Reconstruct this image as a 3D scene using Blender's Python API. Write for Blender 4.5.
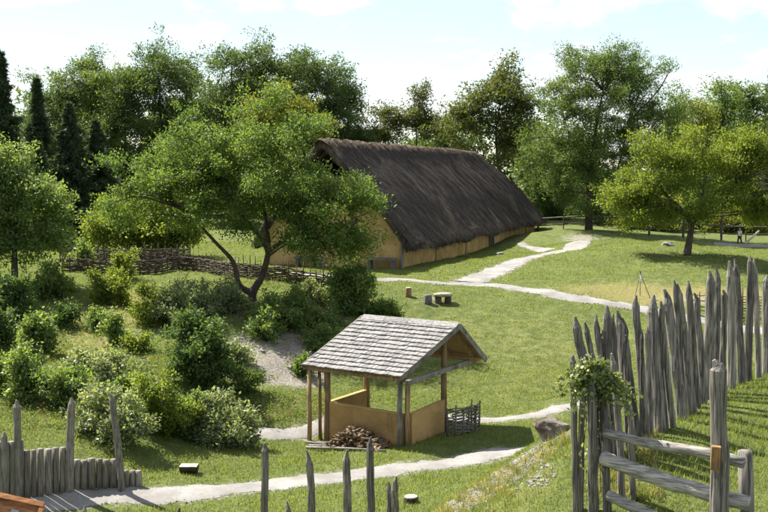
import bpy, math, random
import numpy as np
from mathutils import Vector, Matrix, Euler

for o in list(bpy.data.objects):
    bpy.data.objects.remove(o, do_unlink=True)
sc = bpy.context.scene
COL = sc.collection

# ------------------------------------------------------------------ camera
W0, H0, F = 768.0, 512.0, 1055.0          # photograph size and focal length in its pixels
CAMZ = 8.3
PITCH = math.atan(86.0 / F)
cam = bpy.data.cameras.new('camera')
cam.sensor_width = 36.0
cam.lens = 36.0 * F / W0
cam.clip_start, cam.clip_end = 0.1, 5000
cam_o = bpy.data.objects.new('camera', cam)
cam_o.location = (0, 0, CAMZ)
cam_o.rotation_euler = (math.pi / 2 - PITCH, 0, 0)
COL.objects.link(cam_o)
sc.camera = cam_o

# ------------------------------------------------------------------ sun and sky
SUN_EL = math.radians(51)
SUN_AZ = math.radians(-50)                # from +Y, clockwise: behind and to the left
sdir = Vector((math.sin(SUN_AZ) * math.cos(SUN_EL), math.cos(SUN_AZ) * math.cos(SUN_EL), math.sin(SUN_EL)))
sun = bpy.data.lights.new('sun', 'SUN')
sun.energy = 5.0
sun.angle = math.radians(0.53)
sun.color = (1.0, 0.94, 0.84)
sun_o = bpy.data.objects.new('sun', sun)
sun_o.location = sdir * 60
sun_o.rotation_euler = sdir.to_track_quat('Z', 'Y').to_euler()
COL.objects.link(sun_o)

wd = bpy.data.worlds.new('World')
sc.world = wd
wd.use_nodes = True
nt = wd.node_tree
nt.nodes.clear()
N = nt.nodes.new
L = nt.links.new
wo = N('ShaderNodeOutputWorld'); bg = N('ShaderNodeBackground')
sky = N('ShaderNodeTexSky'); sky.sky_type = 'NISHITA'; sky.sun_disc = False
sky.sun_elevation = SUN_EL; sky.sun_rotation = SUN_AZ
sky.air_density = 1.0; sky.dust_density = 0.15; sky.ozone_density = 1.0; sky.altitude = 50
tc = N('ShaderNodeTexCoord'); mp = N('ShaderNodeMapping')
mp.inputs['Location'].default_value = (0.31, 0.0, 0.12)
mp.inputs['Scale'].default_value = (1.0, 1.0, 2.6)
nz = N('ShaderNodeTexNoise'); nz.inputs['Scale'].default_value = 8.5; nz.inputs['Detail'].default_value = 9
nz.inputs['Roughness'].default_value = 0.56; nz.inputs['Distortion'].default_value = 0.15
rp = N('ShaderNodeValToRGB')
rp.color_ramp.elements[0].position = 0.495; rp.color_ramp.elements[0].color = (0.28, 0.28, 0.28, 1)
rp.color_ramp.elements[1].position = 0.615; rp.color_ramp.elements[1].color = (0.92, 0.92, 0.92, 1)
mx = N('ShaderNodeMix'); mx.data_type = 'RGBA'
mx.inputs[7].default_value = (7.6, 7.7, 7.9, 1)
L(tc.outputs['Generated'], mp.inputs['Vector']); L(mp.outputs[0], nz.inputs['Vector']); L(nz.outputs['Fac'], rp.inputs[0])
L(rp.outputs[0], mx.inputs[0]); L(sky.outputs[0], mx.inputs[6]); L(mx.outputs[2], bg.inputs[0])
bg.inputs[1].default_value = 0.061
L(bg.outputs[0], wo.inputs[0])

sc.view_settings.view_transform = 'Standard'
sc.view_settings.look = 'None'
sc.view_settings.exposure = 1.47
sc.view_settings.gamma = 1.0
sc.render.engine = 'CYCLES'
sc.cycles.max_bounces = 7
sc.cycles.diffuse_bounces = 3
sc.cycles.glossy_bounces = 2
sc.cycles.transmission_bounces = 4
sc.cycles.use_adaptive_sampling = True
sc.cycles.adaptive_threshold = 0.015
try:
    sc.cycles.use_denoising = True
except Exception:
    pass

# ------------------------------------------------------------------ pixel helpers (photograph pixels -> world)
CP, SP = math.cos(PITCH), math.sin(PITCH)
def ray(px, py):
    a, b = (px - W0 / 2) / F, (H0 / 2 - py) / F
    return np.array((a, CP + SP * b, -SP + CP * b))
def P(px, py, d):
    r = ray(px, py)
    return r * (d / r[1]) + np.array((0, 0, CAMZ))
def mpp(d):
    return d / F

# ------------------------------------------------------------------ terrain height field: thin plate spline through measured points
ctrl = [  # world x, y, z
 (.6,31.3,0),(-2.3,33,-.3),(-2.3,31,-.2),(3,31.5,.05),(-1,28.4,-.05),(-4,27.4,0),(-6.5,27.2,0),(-9,26,.05),(-13,25,.2),(1.3,29.6,0),
 (3.7,31,0),(6,33,.2),(-4.2,33,0),(3.9,35.2,.05),(7,36,.3),(0,35,-.1),(10,36,.4),(-6,23,-.1),(-2,22.5,.3),(-12,20,.6),(-5,18,1.2),
 (-5,12,2.6),(-1,12.5,3.1),(-1,17,1.5),(-4,8,3.7),(-8,10,2.5),(-14,12,2),(0,8,4.3),(0,4,5.2),(0,0,5.5),(-6,0,4.5),(6,0,5.6),(-14,0,4),
 (14,0,5.2),(6.5,20,3.5),(9,19,3.9),(8,26,1.2),(12,24,1.5),(12,30,.7),(4.5,22.5,1.6),(3.1,25,.55),(2,22,.9),(.5,20,1.2),(12,14,5),(8,10,5.5),
 (2,42,1.1),(8,42,1.2),(14,42,1.3),(0,46,1.9),(6,49,2.4),(-2,42,1.2),(-3,38,.5),(1.18,48,2.45),(2.3,52.3,2.7),(8.2,49,2.5),(11.5,47.5,2.0),
 (16.1,44.3,1.5),(22,42,1.4),(1,60,2.7),(-7,62,2.7),(-3,58,2.7),(-3,72,2.7),(4,80,2.7),(12.5,90,2.75),(5,95,2.75),(6,66,2.7),(10.6,69.5,2.75),(12,78,2.8),
 (20,75,2.8),(14,95,3.3),(30,95,2.8),(25,50,1.9),(29,60,3.0),(27,80,2.54),(36,80,2.6),
 (-20,35,1.9),(-20,50,3),(-30,70,3),(-12,75,3),(-14,29,1.0),(-20,26,1.2),(-40,100,3),(40,100,3),(-60,130,3),(60,130,3),(0,130,3),(0,112,3),(-40,40,3.2),
 (40,30,2),(-40,0,4),(40,0,4),(45,70,3),(-45,70,3.2)]
for (px, py, d) in [(590,505,10),(640,432,11.8),(690,402,13.5),(765,372,16),(740,440,11.5),(700,512,9.6),(560,470,11.5),(500,492,13),(440,511,16),
        (522,456,16),(566,429,18),(480,479,15),(452,497,15.5),(500,467,15.5),(541,441,17),(600,265,58),(690,252,60),(640,247,63),(768,256,62),(600,240,72),(560,229,85),(640,285,52),
        (80,455,28.5),(40,420,31),(110,435,30),(200,440,31.5),(250,437,33),(60,350,40),(100,290,50),(50,270,56),(190,350,39),(270,350,40),
        (270,390,36),(300,420,34),(330,300,47),(252,304,46),(290,275,54),(10,380,35),(150,400,33.5),(350,320,44)]:
    ctrl.append(tuple(P(px, py, d)))
ctrl = np.array(ctrl)
def _phi(r2):
    return 0.5 * r2 * np.log(r2 + 1e-9)
_n = len(ctrl)
_K = _phi(((ctrl[:, None, :2] - ctrl[None, :, :2]) ** 2).sum(-1)) + np.eye(_n) * 0.05
_Q = np.c_[np.ones(_n), ctrl[:, :2]]
_A = np.block([[_K, _Q], [_Q.T, np.zeros((3, 3))]])
_w = np.linalg.solve(_A, np.r_[ctrl[:, 2], 0, 0, 0])
def bumps(x, y):
    return (0.05 * np.sin(x * 1.3 + 1.7 * np.sin(y * .45)) * np.sin(y * 1.1 + 1.3 * np.sin(x * .6))
            + 0.025 * np.sin(x * 3.1 + y * 1.7 + 2 * np.sin(y * .9)) * np.sin(y * 2.7 - x * .8 + 1))
def Hraw(x, y):
    x = np.asarray(x, float); y = np.asarray(y, float)
    xs, ys = x.ravel(), y.ravel()
    out = np.empty_like(xs)
    for i in range(0, len(xs), 20000):
        a, b = xs[i:i + 20000], ys[i:i + 20000]
        ac, bc = np.clip(a, -60, 60), np.clip(b, -5, 130)
        r2 = (ac[:, None] - ctrl[None, :, 0]) ** 2 + (bc[:, None] - ctrl[None, :, 1]) ** 2
        h = _phi(r2) @ _w[:_n] + _w[_n] + _w[_n + 1] * ac + _w[_n + 2] * bc
        far = np.clip(np.maximum(np.abs(a) - 45, b - 105) / 20, 0, 1)
        far = np.maximum(far, np.clip((-b - 2) / 20, 0, 1))
        out[i:i + 20000] = h * (1 - far) + 3.0 * far
    z = out.reshape(x.shape)
    fade = np.clip((115 - y) / 20, 0, 1)
    z = z + .055 * np.sin(2.6 * x + 1.3 * np.sin(3 * y)) * np.sin(2.9 * y + x) * np.clip((21 - y) / 4, 0, 1) * np.clip((4.2 - x) / 1.5, 0, 1) * np.clip((y - 10.5) / 2, 0, 1)
    z = z + .16 * np.sin(.9 * x + 1.2 * np.sin(.5 * y)) * np.sin(.7 * y + .4 * x) * np.clip((x - 8) / 4, 0, 1) * np.clip((y - 51) / 6, 0, 1) * np.clip((80 - y) / 8, 0, 1)
    return z + bumps(x, y) * fade
def axis(lo, hi, step, out_lo, out_hi, g=1.22):
    a = list(np.arange(lo, hi + 1e-6, step))
    s, v = step, lo
    left = []
    while v > out_lo:
        s *= g; v -= s; left.append(v)
    s, v = step, hi
    right = []
    while v < out_hi:
        s *= g; v += s; right.append(v)
    return np.array(left[::-1] + a + right)
GX = axis(-17, 23, .25, -1800, 1800, 1.13)
GY = axis(7, 64, .25, -60, 3000, 1.09)
GXX, GYY = np.meshgrid(GX, GY)
GZ = Hraw(GXX, GYY)
def H(x, y):
    """bilinear height on the very grid that is meshed"""
    x = np.atleast_1d(np.asarray(x, float)); y = np.atleast_1d(np.asarray(y, float))
    i = np.clip(np.searchsorted(GX, x) - 1, 0, len(GX) - 2); j = np.clip(np.searchsorted(GY, y) - 1, 0, len(GY) - 2)
    u = (x - GX[i]) / (GX[i + 1] - GX[i]); v = (y - GY[j]) / (GY[j + 1] - GY[j])
    return (GZ[j, i] * (1 - u) * (1 - v) + GZ[j, i + 1] * u * (1 - v) + GZ[j + 1, i] * (1 - u) * v + GZ[j + 1, i + 1] * u * v)
def h1(x, y):
    return float(H(x, y)[0])
def hit(px, py, d0=6.0):
    """where the view ray through a photograph pixel meets the ground, beyond distance d0"""
    r = ray(px, py)
    ys = np.concatenate([np.arange(d0, 60, .05), np.arange(60, 160, .2)])
    pts = r[None, :] * (ys / r[1])[:, None] + np.array((0, 0, CAMZ))
    below = pts[:, 2] <= H(pts[:, 0], pts[:, 1])
    k = int(np.argmax(below)) if below.any() else len(ys) - 1
    return pts[k]

# ------------------------------------------------------------------ mesh helpers
class MB:
    def __init__(s): s.v = []; s.f = []
    def add(s, v, f):
        k = len(s.v); s.v += [tuple(map(float, q)) for q in v]; s.f += [tuple(i + k for i in q) for q in f]; return s
    def box(s, c, size, rot=None):
        x, y, z = size[0] / 2, size[1] / 2, size[2] / 2
        vs = [Vector(q) for q in ((-x,-y,-z),(x,-y,-z),(x,y,-z),(-x,y,-z),(-x,-y,z),(x,-y,z),(x,y,z),(-x,y,z))]
        if rot is not None: vs = [rot @ q for q in vs]
        return s.add([q + Vector(c) for q in vs], [(0,3,2,1),(4,5,6,7),(0,1,5,4),(1,2,6,5),(2,3,7,6),(3,0,4,7)])
    def beam(s, a, b, w, h, up=(0, 0, 1)):
        a, b = Vector(a), Vector(b); d = (b - a).normalized(); up = Vector(up)
        sx = d.cross(up); sx = sx.normalized() if sx.length > 1e-4 else Vector((1, 0, 0)); uz = sx.cross(d)
        m = Matrix((sx, d, uz)).transposed()
        return s.box((a + b) / 2, (w, (b - a).length, h), m)
    def tube(s, pts, rad, n=8, cap=True, jit=0, rng=None):
        pts = [Vector(p) for p in pts]; k = len(pts); vs = []; fs = []
        ref = Vector((0.31, 0.95, 0.05)) if abs((pts[-1] - pts[0]).normalized().dot(Vector((0.31, .95, .05)))) < .9 else Vector((1, 0, 0))
        for i, p in enumerate(pts):
            t = (pts[min(i + 1, k - 1)] - pts[max(i - 1, 0)]).normalized()
            u = t.cross(ref).normalized(); w = t.cross(u)
            for j in range(n):
                a = 2 * math.pi * j / n; r = rad[i] * (1 + (rng.uniform(-jit, jit) if rng else 0))
                vs.append(p + u * (math.cos(a) * r) + w * (math.sin(a) * r))
        for i in range(k - 1):
            for j in range(n):
                fs.append((i * n + j, i * n + (j + 1) % n, (i + 1) * n + (j + 1) % n, (i + 1) * n + j))
        if cap:
            fs.append(tuple(range(n))[::-1]); fs.append(tuple(range((k - 1) * n, k * n)))
        return s.add(vs, fs)
    def mesh(s, name, smooth=False):
        m = bpy.data.meshes.new(name); m.from_pydata(s.v, [], s.f); m.update()
        if smooth: m.shade_smooth()
        return m
def np_mesh(name, v, quads, attr=None, tri=False, smooth=False):
    k = 3 if tri else 4
    m = bpy.data.meshes.new(name)
    nf = len(quads)
    m.vertices.add(len(v)); m.vertices.foreach_set('co', np.ascontiguousarray(v, np.float32).ravel())
    m.loops.add(nf * k); m.loops.foreach_set('vertex_index', np.ascontiguousarray(quads, np.int32).ravel())
    m.polygons.add(nf); m.polygons.foreach_set('loop_start', np.arange(0, nf * k, k, dtype=np.int32))
    if smooth: m.polygons.foreach_set('use_smooth', np.ones(nf, bool))
    m.update(calc_edges=True)
    for nm, dom, arr in (attr or []):
        a = m.attributes.new(nm, 'FLOAT', dom); a.data.foreach_set('value', np.ascontiguousarray(arr, np.float32))
    return m
def setp(o, label=None, cat=None, group=None, kind=None):
    if label: o['label'] = label
    if cat: o['category'] = cat
    if group: o['group'] = group
    if kind: o['kind'] = kind
    return o
def obj(name, mesh, mat, loc=(0, 0, 0), rot=None, parent=None, **kw):
    """world loc; a parent only ever carries a translation"""
    o = bpy.data.objects.new(name, mesh); COL.objects.link(o)
    l = Vector([float(q) for q in loc])
    if parent is not None:
        o.parent = parent
        q = parent
        while q is not None: l = l - q.location; q = q.parent
    o.location = l
    if rot is not None: o.rotation_euler = rot
    if mat is not None and mesh is not None and len(mesh.materials) == 0: mesh.materials.append(mat)
    return setp(o, **kw)
def thing(name, loc, label, cat, group=None):
    o = bpy.data.objects.new(name, None); o.empty_display_size = .3; COL.objects.link(o)
    o.location = [float(q) for q in loc]
    return setp(o, label, cat, group)

# ------------------------------------------------------------------ materials
def new_mat(name):
    m = bpy.data.materials.new(name); m.use_nodes = True; t = m.node_tree; t.nodes.clear()
    out = t.nodes.new('ShaderNodeOutputMaterial'); b = t.nodes.new('ShaderNodeBsdfPrincipled')
    t.links.new(b.outputs[0], out.inputs[0]); return m, t, b, out
def nd(t, typ, **kw):
    n = t.nodes.new(typ)
    for k, v in kw.items(): n.inputs[k].default_value = v
    return n
def c4(c): return (*c, 1)
def mixc(t, fac, a, b):
    n = t.nodes.new('ShaderNodeMix'); n.data_type = 'RGBA'
    for i, s in ((0, fac), (6, a), (7, b)):
        if hasattr(s, 'is_linked'): t.links.new(s, n.inputs[i])
        elif i == 0: n.inputs[0].default_value = s
        else: n.inputs[i].default_value = c4(s)
    return n.outputs[2]
def ramp(t, src, lo, hi):
    n = t.nodes.new('ShaderNodeMapRange'); n.interpolation_type = 'SMOOTHSTEP'
    n.inputs[1].default_value = lo; n.inputs[2].default_value = hi
    t.links.new(src, n.inputs[0]); return n.outputs[0]
def noise(t, scale, coord='Object', sc3=None, detail=5, rough=.55):
    tcx = t.nodes.new('ShaderNodeTexCoord'); n = nd(t, 'ShaderNodeTexNoise', Scale=scale, Detail=detail, Roughness=rough)
    if sc3:
        mpx = nd(t, 'ShaderNodeMapping', Scale=sc3); t.links.new(tcx.outputs[coord], mpx.inputs[0]); t.links.new(mpx.outputs[0], n.inputs['Vector'])
    else: t.links.new(tcx.outputs[coord], n.inputs['Vector'])
    return n.outputs['Fac']
def bump(t, b, src, strength, dist):
    n = nd(t, 'ShaderNodeBump', Strength=strength, Distance=dist); t.links.new(src, n.inputs['Height']); t.links.new(n.outputs[0], b.inputs['Normal'])
def mat_wood(name, dark, light, grain=(9, 9, .28), scale=6, rough=.85):
    m, t, b, o = new_mat(name)
    g = noise(t, scale, 'Object', grain, 6, .65); big = noise(t, 1.7, 'Object', None, 3)
    oi = t.nodes.new('ShaderNodeObjectInfo')
    c = mixc(t, ramp(t, g, .33, .68), dark, light)
    c = mixc(t, ramp(t, big, .5, .8), c, tuple(q * .6 for q in dark))
    hv = nd(t, 'ShaderNodeHueSaturation'); t.links.new(c, hv.inputs['Color'])
    mr = nd(t, 'ShaderNodeMapRange'); mr.inputs[3].default_value = .75; mr.inputs[4].default_value = 1.22
    t.links.new(oi.outputs['Random'], mr.inputs[0]); t.links.new(mr.outputs[0], hv.inputs['Value'])
    t.links.new(hv.outputs[0], b.inputs['Base Color']); b.inputs['Roughness'].default_value = rough
    b.inputs['Specular IOR Level'].default_value = .25
    bump(t, b, g, .6, .012); return m
def mat_leaf(name, c_dark, c_light, trans=.4, tcol=None, rough=.5, spec=.22):
    m, t, b, o = new_mat(name)
    at = t.nodes.new('ShaderNodeAttribute'); at.attribute_name = 'rnd'
    c = mixc(t, at.outputs['Fac'], c_dark, c_light)
    t.links.new(c, b.inputs['Base Color']); b.inputs['Roughness'].default_value = rough; b.inputs['Specular IOR Level'].default_value = spec
    tr = t.nodes.new('ShaderNodeBsdfTranslucent')
    tcn = mixc(t, at.outputs['Fac'], tuple(q * s for q, s in zip(c_dark, (2.0, 1.9, .9))), tcol or tuple(q * s for q, s in zip(c_light, (2.1, 1.9, .8))))
    t.links.new(tcn, tr.inputs[0])
    ms = t.nodes.new('ShaderNodeMixShader'); ms.inputs[0].default_value = trans
    t.links.new(b.outputs[0], ms.inputs[1]); t.links.new(tr.outputs[0], ms.inputs[2]); t.links.new(ms.outputs[0], o.inputs[0])
    return m
def mat_rough(name, a, bcol, scale=4, bscale=25, bstr=.5, bdist=.02, rough=.95, coord='Object', sc3=None):
    m, t, b, o = new_mat(name)
    c = mixc(t, ramp(t, noise(t, scale, coord, sc3, 6, .6), .35, .68), a, bcol)
    t.links.new(c, b.inputs['Base Color']); b.inputs['Roughness'].default_value = rough; b.inputs['Specular IOR Level'].default_value = .15
    bump(t, b, noise(t, bscale, coord, sc3, 5, .6), bstr, bdist); return m

M = {}
M['bark'] = mat_wood('bark', (.035, .026, .019), (.10, .078, .058), (7, 7, 1.2), 3)
M['grey_wood'] = mat_wood('grey_wood', (.045, .041, .037), (.235, .215, .19))
M['pale_wood'] = mat_wood('pale_wood', (.075, .068, .059), (.30, .275, .24))
M['warm_wood'] = mat_wood('warm_wood', (.14, .088, .046), (.42, .28, .15))
M['dark_wood'] = mat_wood('dark_wood', (.04, .03, .023), (.12, .092, .07))
M['shingle'] = mat_wood('shingle', (.12, .117, .113), (.265, .258, .25), (2, 2, 9), 5)
M['cut_wood'] = mat_rough('cut_wood', (.27, .24, .195), (.46, .42, .36), 8, 30, .4, .01)
M['log_end'] = mat_wood('log_end', (.05, .032, .02), (.30, .21, .13), (3, 3, 3), 6)
def mat_daub(name, a, b_, dirt):
    m, t, b, o = new_mat(name)
    c = mixc(t, ramp(t, noise(t, 1.1, 'Object', None, 7, .65), .34, .68), a, b_)
    c = mixc(t, ramp(t, noise(t, 2.2, 'Object', (1, 1, .35), 5, .6), .56, .8), c, dirt)
    t.links.new(c, b.inputs['Base Color']); b.inputs['Roughness'].default_value = .95; b.inputs['Specular IOR Level'].default_value = .1
    bump(t, b, noise(t, 6, 'Object', None, 8, .65), .9, .05); return m
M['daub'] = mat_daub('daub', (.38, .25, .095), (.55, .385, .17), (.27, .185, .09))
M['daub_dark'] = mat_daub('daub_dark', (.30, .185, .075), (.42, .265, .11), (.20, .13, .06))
M['thatch'] = mat_rough('thatch', (.05, .038, .031), (.125, .098, .08), 2.4, 14, 1.0, .12, 1.0)
M['thatch_under'] = mat_rough('thatch_under', (.035, .027, .02), (.07, .055, .04), 3, 18, .8, .05, 1.0)
M['ridge'] = mat_rough('ridge', (.085, .062, .046), (.20, .15, .11), 2.2, 9, 1.0, .1, 1.0)
M['stone'] = mat_rough('stone', (.15, .145, .135), (.30, .29, .27), 5, 20, .6, .03)
M['boulder'] = mat_rough('boulder', (.07, .054, .042), (.25, .225, .20), 3.2, 9, .9, .06)
M['brown_board'] = mat_wood('brown_board', (.20, .085, .035), (.42, .19, .08), (1, 7, 7), 4)
M['metal'] = mat_rough('metal', (.10, .10, .105), (.16, .16, .165), 6, 20, .2, .005, .45)
M['skin'] = mat_rough('skin', (.45, .28, .2), (.5, .32, .23), 6, 20, .1, .005, .6)
M['white_cloth'] = mat_rough('white_cloth', (.66, .66, .66), (.78, .78, .78), 9, 20, .3, .01, .9)
M['dark_cloth'] = mat_rough('dark_cloth', (.02, .022, .03), (.045, .045, .055), 9, 20, .3, .01, .9)
M['hair'] = mat_rough('hair', (.02, .014, .01), (.05, .035, .02), 9, 40, .5, .01, .7)

def mat_path():
    m, t, b, o = new_mat('gravel')
    c = mixc(t, ramp(t, noise(t, .9, 'Object', None, 6, .65), .35, .7), (.19, .182, .17), (.29, .28, .265))
    c = mixc(t, ramp(t, noise(t, 22, 'Object', None, 4), .5, .72), c, (.17, .16, .15))
    t.links.new(c, b.inputs['Base Color']); b.inputs['Roughness'].default_value = .95; b.inputs['Specular IOR Level'].default_value = .1
    bump(t, b, noise(t, 38, 'Object', None, 4), .5, .015); return m
M['gravel'] = mat_path()
def mat_ground():
    m, t, b, o = new_mat('ground')
    big = noise(t, .22, 'Object', None, 5, .6); mid = noise(t, 2.3, 'Object', None, 6, .65); fine = noise(t, 14, 'Object', None, 5, .7)
    g = mixc(t, ramp(t, mid, .32, .68), (.075, .102, .030), (.140, .168, .056))
    g = mixc(t, ramp(t, fine, .45, .75), g, (.175, .19, .078))
    at = t.nodes.new('ShaderNodeAttribute'); at.attribute_name = 'dry'
    ad = t.nodes.new('ShaderNodeMath'); ad.operation = 'ADD'; t.links.new(at.outputs['Fac'], ad.inputs[0]); t.links.new(mid, ad.inputs[1])
    g = mixc(t, ramp(t, ad.outputs[0], .62, 1.25), g, (.225, .205, .085))
    ab = t.nodes.new('ShaderNodeAttribute'); ab.attribute_name = 'bare'
    ad2 = t.nodes.new('ShaderNodeMath'); ad2.operation = 'ADD'; t.links.new(ab.outputs['Fac'], ad2.inputs[0])
    mm = t.nodes.new('ShaderNodeMath'); mm.operation = 'MULTIPLY'; mm.inputs[1].default_value = .9
    mix2 = t.nodes.new('ShaderNodeMath'); mix2.operation = 'ADD'; t.links.new(mid, mix2.inputs[0]); t.links.new(fine, mix2.inputs[1])
    t.links.new(mix2.outputs[0], mm.inputs[0]); t.links.new(mm.outputs[0], ad2.inputs[1])
    soil = mixc(t, ramp(t, fine, .35, .65), (.17, .148, .118), (.37, .345, .305))
    g = mixc(t, ramp(t, ad2.outputs[0], 1.25, 1.6), g, soil)
    t.links.new(g, b.inputs['Base Color']); b.inputs['Roughness'].default_value = 1; b.inputs['Specular IOR Level'].default_value = .05
    bump(t, b, mix2.outputs[0], .9, .09); return m
M['ground'] = mat_ground()

# ------------------------------------------------------------------ paths (centre lines in world x, y)
def pl(pix, d0=20):
    return [tuple(hit(x, y, d0)[:2]) for x, y in pix]
path_front = [(-16, 24.6), (-12, 25.2)] + pl([(40,504),(85,499),(130,496),(180,494),(230,490),(280,485),(330,478),(380,472),(430,466),(475,459),(510,453),(545,448),(600,446)], 24) + [(9, 32.6), (12, 34)]
path_back = [(-6.5, 31.6)] + pl([(238,438),(270,434),(305,432)], 28) + [(-1, 34.8), (1.5, 35.3)] + pl([(480,420),(535,416)], 28) + [(7.3, 36), (12, 36.4)]
path_upper = [(-9, 56.5), (-5, 55.5)] + pl([(350,279),(400,279.5),(440,283),(475,284.5),(520,289),(560,295),(600,301.5),(640,308.5),(700,319),(768,332)], 36) + [(21, 42.2), (27, 41)]
path_house = pl([(466,282),(485,275.5),(508,266.5),(530,258.5),(552,253.5),(572,250.5)], 40) + [(13.6, 73)]
path_door = pl([(548,251),(533,247),(521,243.5)], 40)
path_far = [(25.4, 81), (27.5, 80.5), (34, 80), (46, 80)]
PATHS = [(path_front, .50), (path_back, .33), (path_upper, .52), (path_house, .78), (path_door, .45), (path_far, 1.3)]
def smooth_line(p, step=.25):
    p = np.array(p, float); q = []
    for i in range(len(p) - 1):
        p0, p1, p2, p3 = p[max(i - 1, 0)], p[i], p[i + 1], p[min(i + 2, len(p) - 1)]
        n = max(2, int(np.linalg.norm(p2 - p1) / step))
        for s in np.arange(n) / n:
            q.append(.5 * ((2 * p1) + (-p0 + p2) * s + (2 * p0 - 5 * p1 + 4 * p2 - p3) * s ** 2 + (-p0 + 3 * p1 - 3 * p2 + p3) * s ** 3))
    q.append(p[-1]); return np.array(q)
LINES = [(smooth_line(p), w) for p, w in PATHS]
def path_dist(x, y):
    """signed distance outside the nearest path edge"""
    d = np.full(x.shape, 1e9)
    for q, w in LINES:
        for k in range(0, len(q), 2):
            d = np.minimum(d, np.hypot(x - q[k, 0], y - q[k, 1]) - w)
    return d

# ------------------------------------------------------------------ ground
xf, yf = GXX.ravel(), GYY.ravel()
bare = np.zeros_like(xf); dry = np.zeros_like(xf)
near = (np.abs(xf) < 50) & (yf > 5) & (yf < 100)
pd = np.full(xf.shape, 50.0); pd[near] = path_dist(xf[near], yf[near])
bare += np.exp(-np.clip(pd, 0, 9) ** 2 / .10) * .5
def blob(arr, p, r, amp, ry=None):
    ry = ry or r
    arr += amp * np.exp(-((xf - p[0]) / r) ** 2 - ((yf - p[1]) / ry) ** 2)
for (px, py, r, ry, a) in [(270,345,1.8,3.4,.85),(290,365,1.6,2.2,.8),(245,360,1.2,1.8,.6),(165,300,1.2,2.5,.4),(175,285,1,2,.35),(70,310,1.2,2,.4),(120,335,1.6,2,.4),
        (325,312,1.2,1.6,.3),(150,340,1.4,2,.35),(545,268,.8,2,.25),(575,240,2.0,3,.4),(590,237,2.2,3,.35),(430,301,1.0,1.4,.45),(700,300,3,1.4,.55),(650,283,2,1.2,.35)]:
    blob(bare, hit(px, py, 24), r, a, ry)
for (px, py, r, a) in [(547,446,.24,1.1),(528,460,.2,.9),(517,466,.24,1.1),(494,482,.3,1.1),(476,491,.34,1.2),(455,504,.32,1.1),(505,480,.22,.9),(560,440,.12,.6),(530,478,.14,.5),(482,500,.2,.7),(540,466,.12,.5)]:
    blob(bare, hit(px, py, 6), r, a, r * 2.2)
for (px, py, r, ry, a) in [(520,400,3,3,.12),(560,380,4,3,.15),(470,330,4,4,.1),(640,295,4,2,.75),(720,296,5,1.6,.9),(430,325,3,3,.1),(600,350,5,4,.14),(660,270,4,3,.2),(560,330,5,3,.12),(60,320,2.5,3,.35),(120,330,2.5,3,.35),(160,295,2,4,.3),(90,350,2,2,.35),(130,300,2.5,3,.4),(320,315,2,2,.35),(225,455,1.5,1,.3),(350,465,2,.6,.25)]:
    blob(dry, hit(px, py, 24), r, a, ry)
for (px, py, r, a) in [(545,455,.5,.3),(520,490,.5,.2),(548,485,.4,.25)]:
    blob(dry, hit(px, py, 6), r, a, r * 2)
nx, ny = len(GX), len(GY)
idx = np.arange(nx * ny).reshape(ny, nx)
quads = np.stack([idx[:-1, :-1], idx[:-1, 1:], idx[1:, 1:], idx[1:, :-1]], -1).reshape(-1, 4)
gm = np_mesh('ground', np.c_[xf, yf, GZ.ravel()], quads, [('bare', 'POINT', np.clip(bare, 0, 1.2)), ('dry', 'POINT', np.clip(dry, 0, 1.2))], smooth=True)
obj('ground', gm, M['ground'], kind='structure')
rngp = np.random.default_rng(5)
for (q, w), nm in zip(LINES, ['path_front', 'path_back', 'path_upper', 'path_to_house', 'path_to_door', 'path_far']):
    tdir = np.gradient(q, axis=0); tdir /= np.linalg.norm(tdir, axis=1)[:, None] + 1e-9
    nrm = np.c_[-tdir[:, 1], tdir[:, 0]]
    s = np.arange(len(q)) * .25
    K = 9
    cols = np.linspace(-1, 1, K)
    wl = w + .10 * np.sin(s * 1.9 + 1) * np.sin(s * .7) + rngp.normal(0, .06, len(q)); wr = w + .10 * np.sin(s * 1.6) * np.sin(s * .9 + 2) + rngp.normal(0, .06, len(q))
    V = []
    for c in cols:
        off = np.where(c < 0, c * wl, c * wr)
        xy = q + nrm * off[:, None]
        V.append(np.c_[xy, H(xy[:, 0], xy[:, 1]) + .03 - .026 * abs(c) ** 4])
    V = np.stack(V, 1).reshape(-1, 3)
    ii = np.arange(len(q) * K).reshape(len(q), K)
    fq = np.stack([ii[:-1, :-1], ii[:-1, 1:], ii[1:, 1:], ii[1:, :-1]], -1).reshape(-1, 4)[:, ::-1]
    obj(nm, np_mesh(nm, V, fq, smooth=True), M['gravel'], kind='structure')

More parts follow.
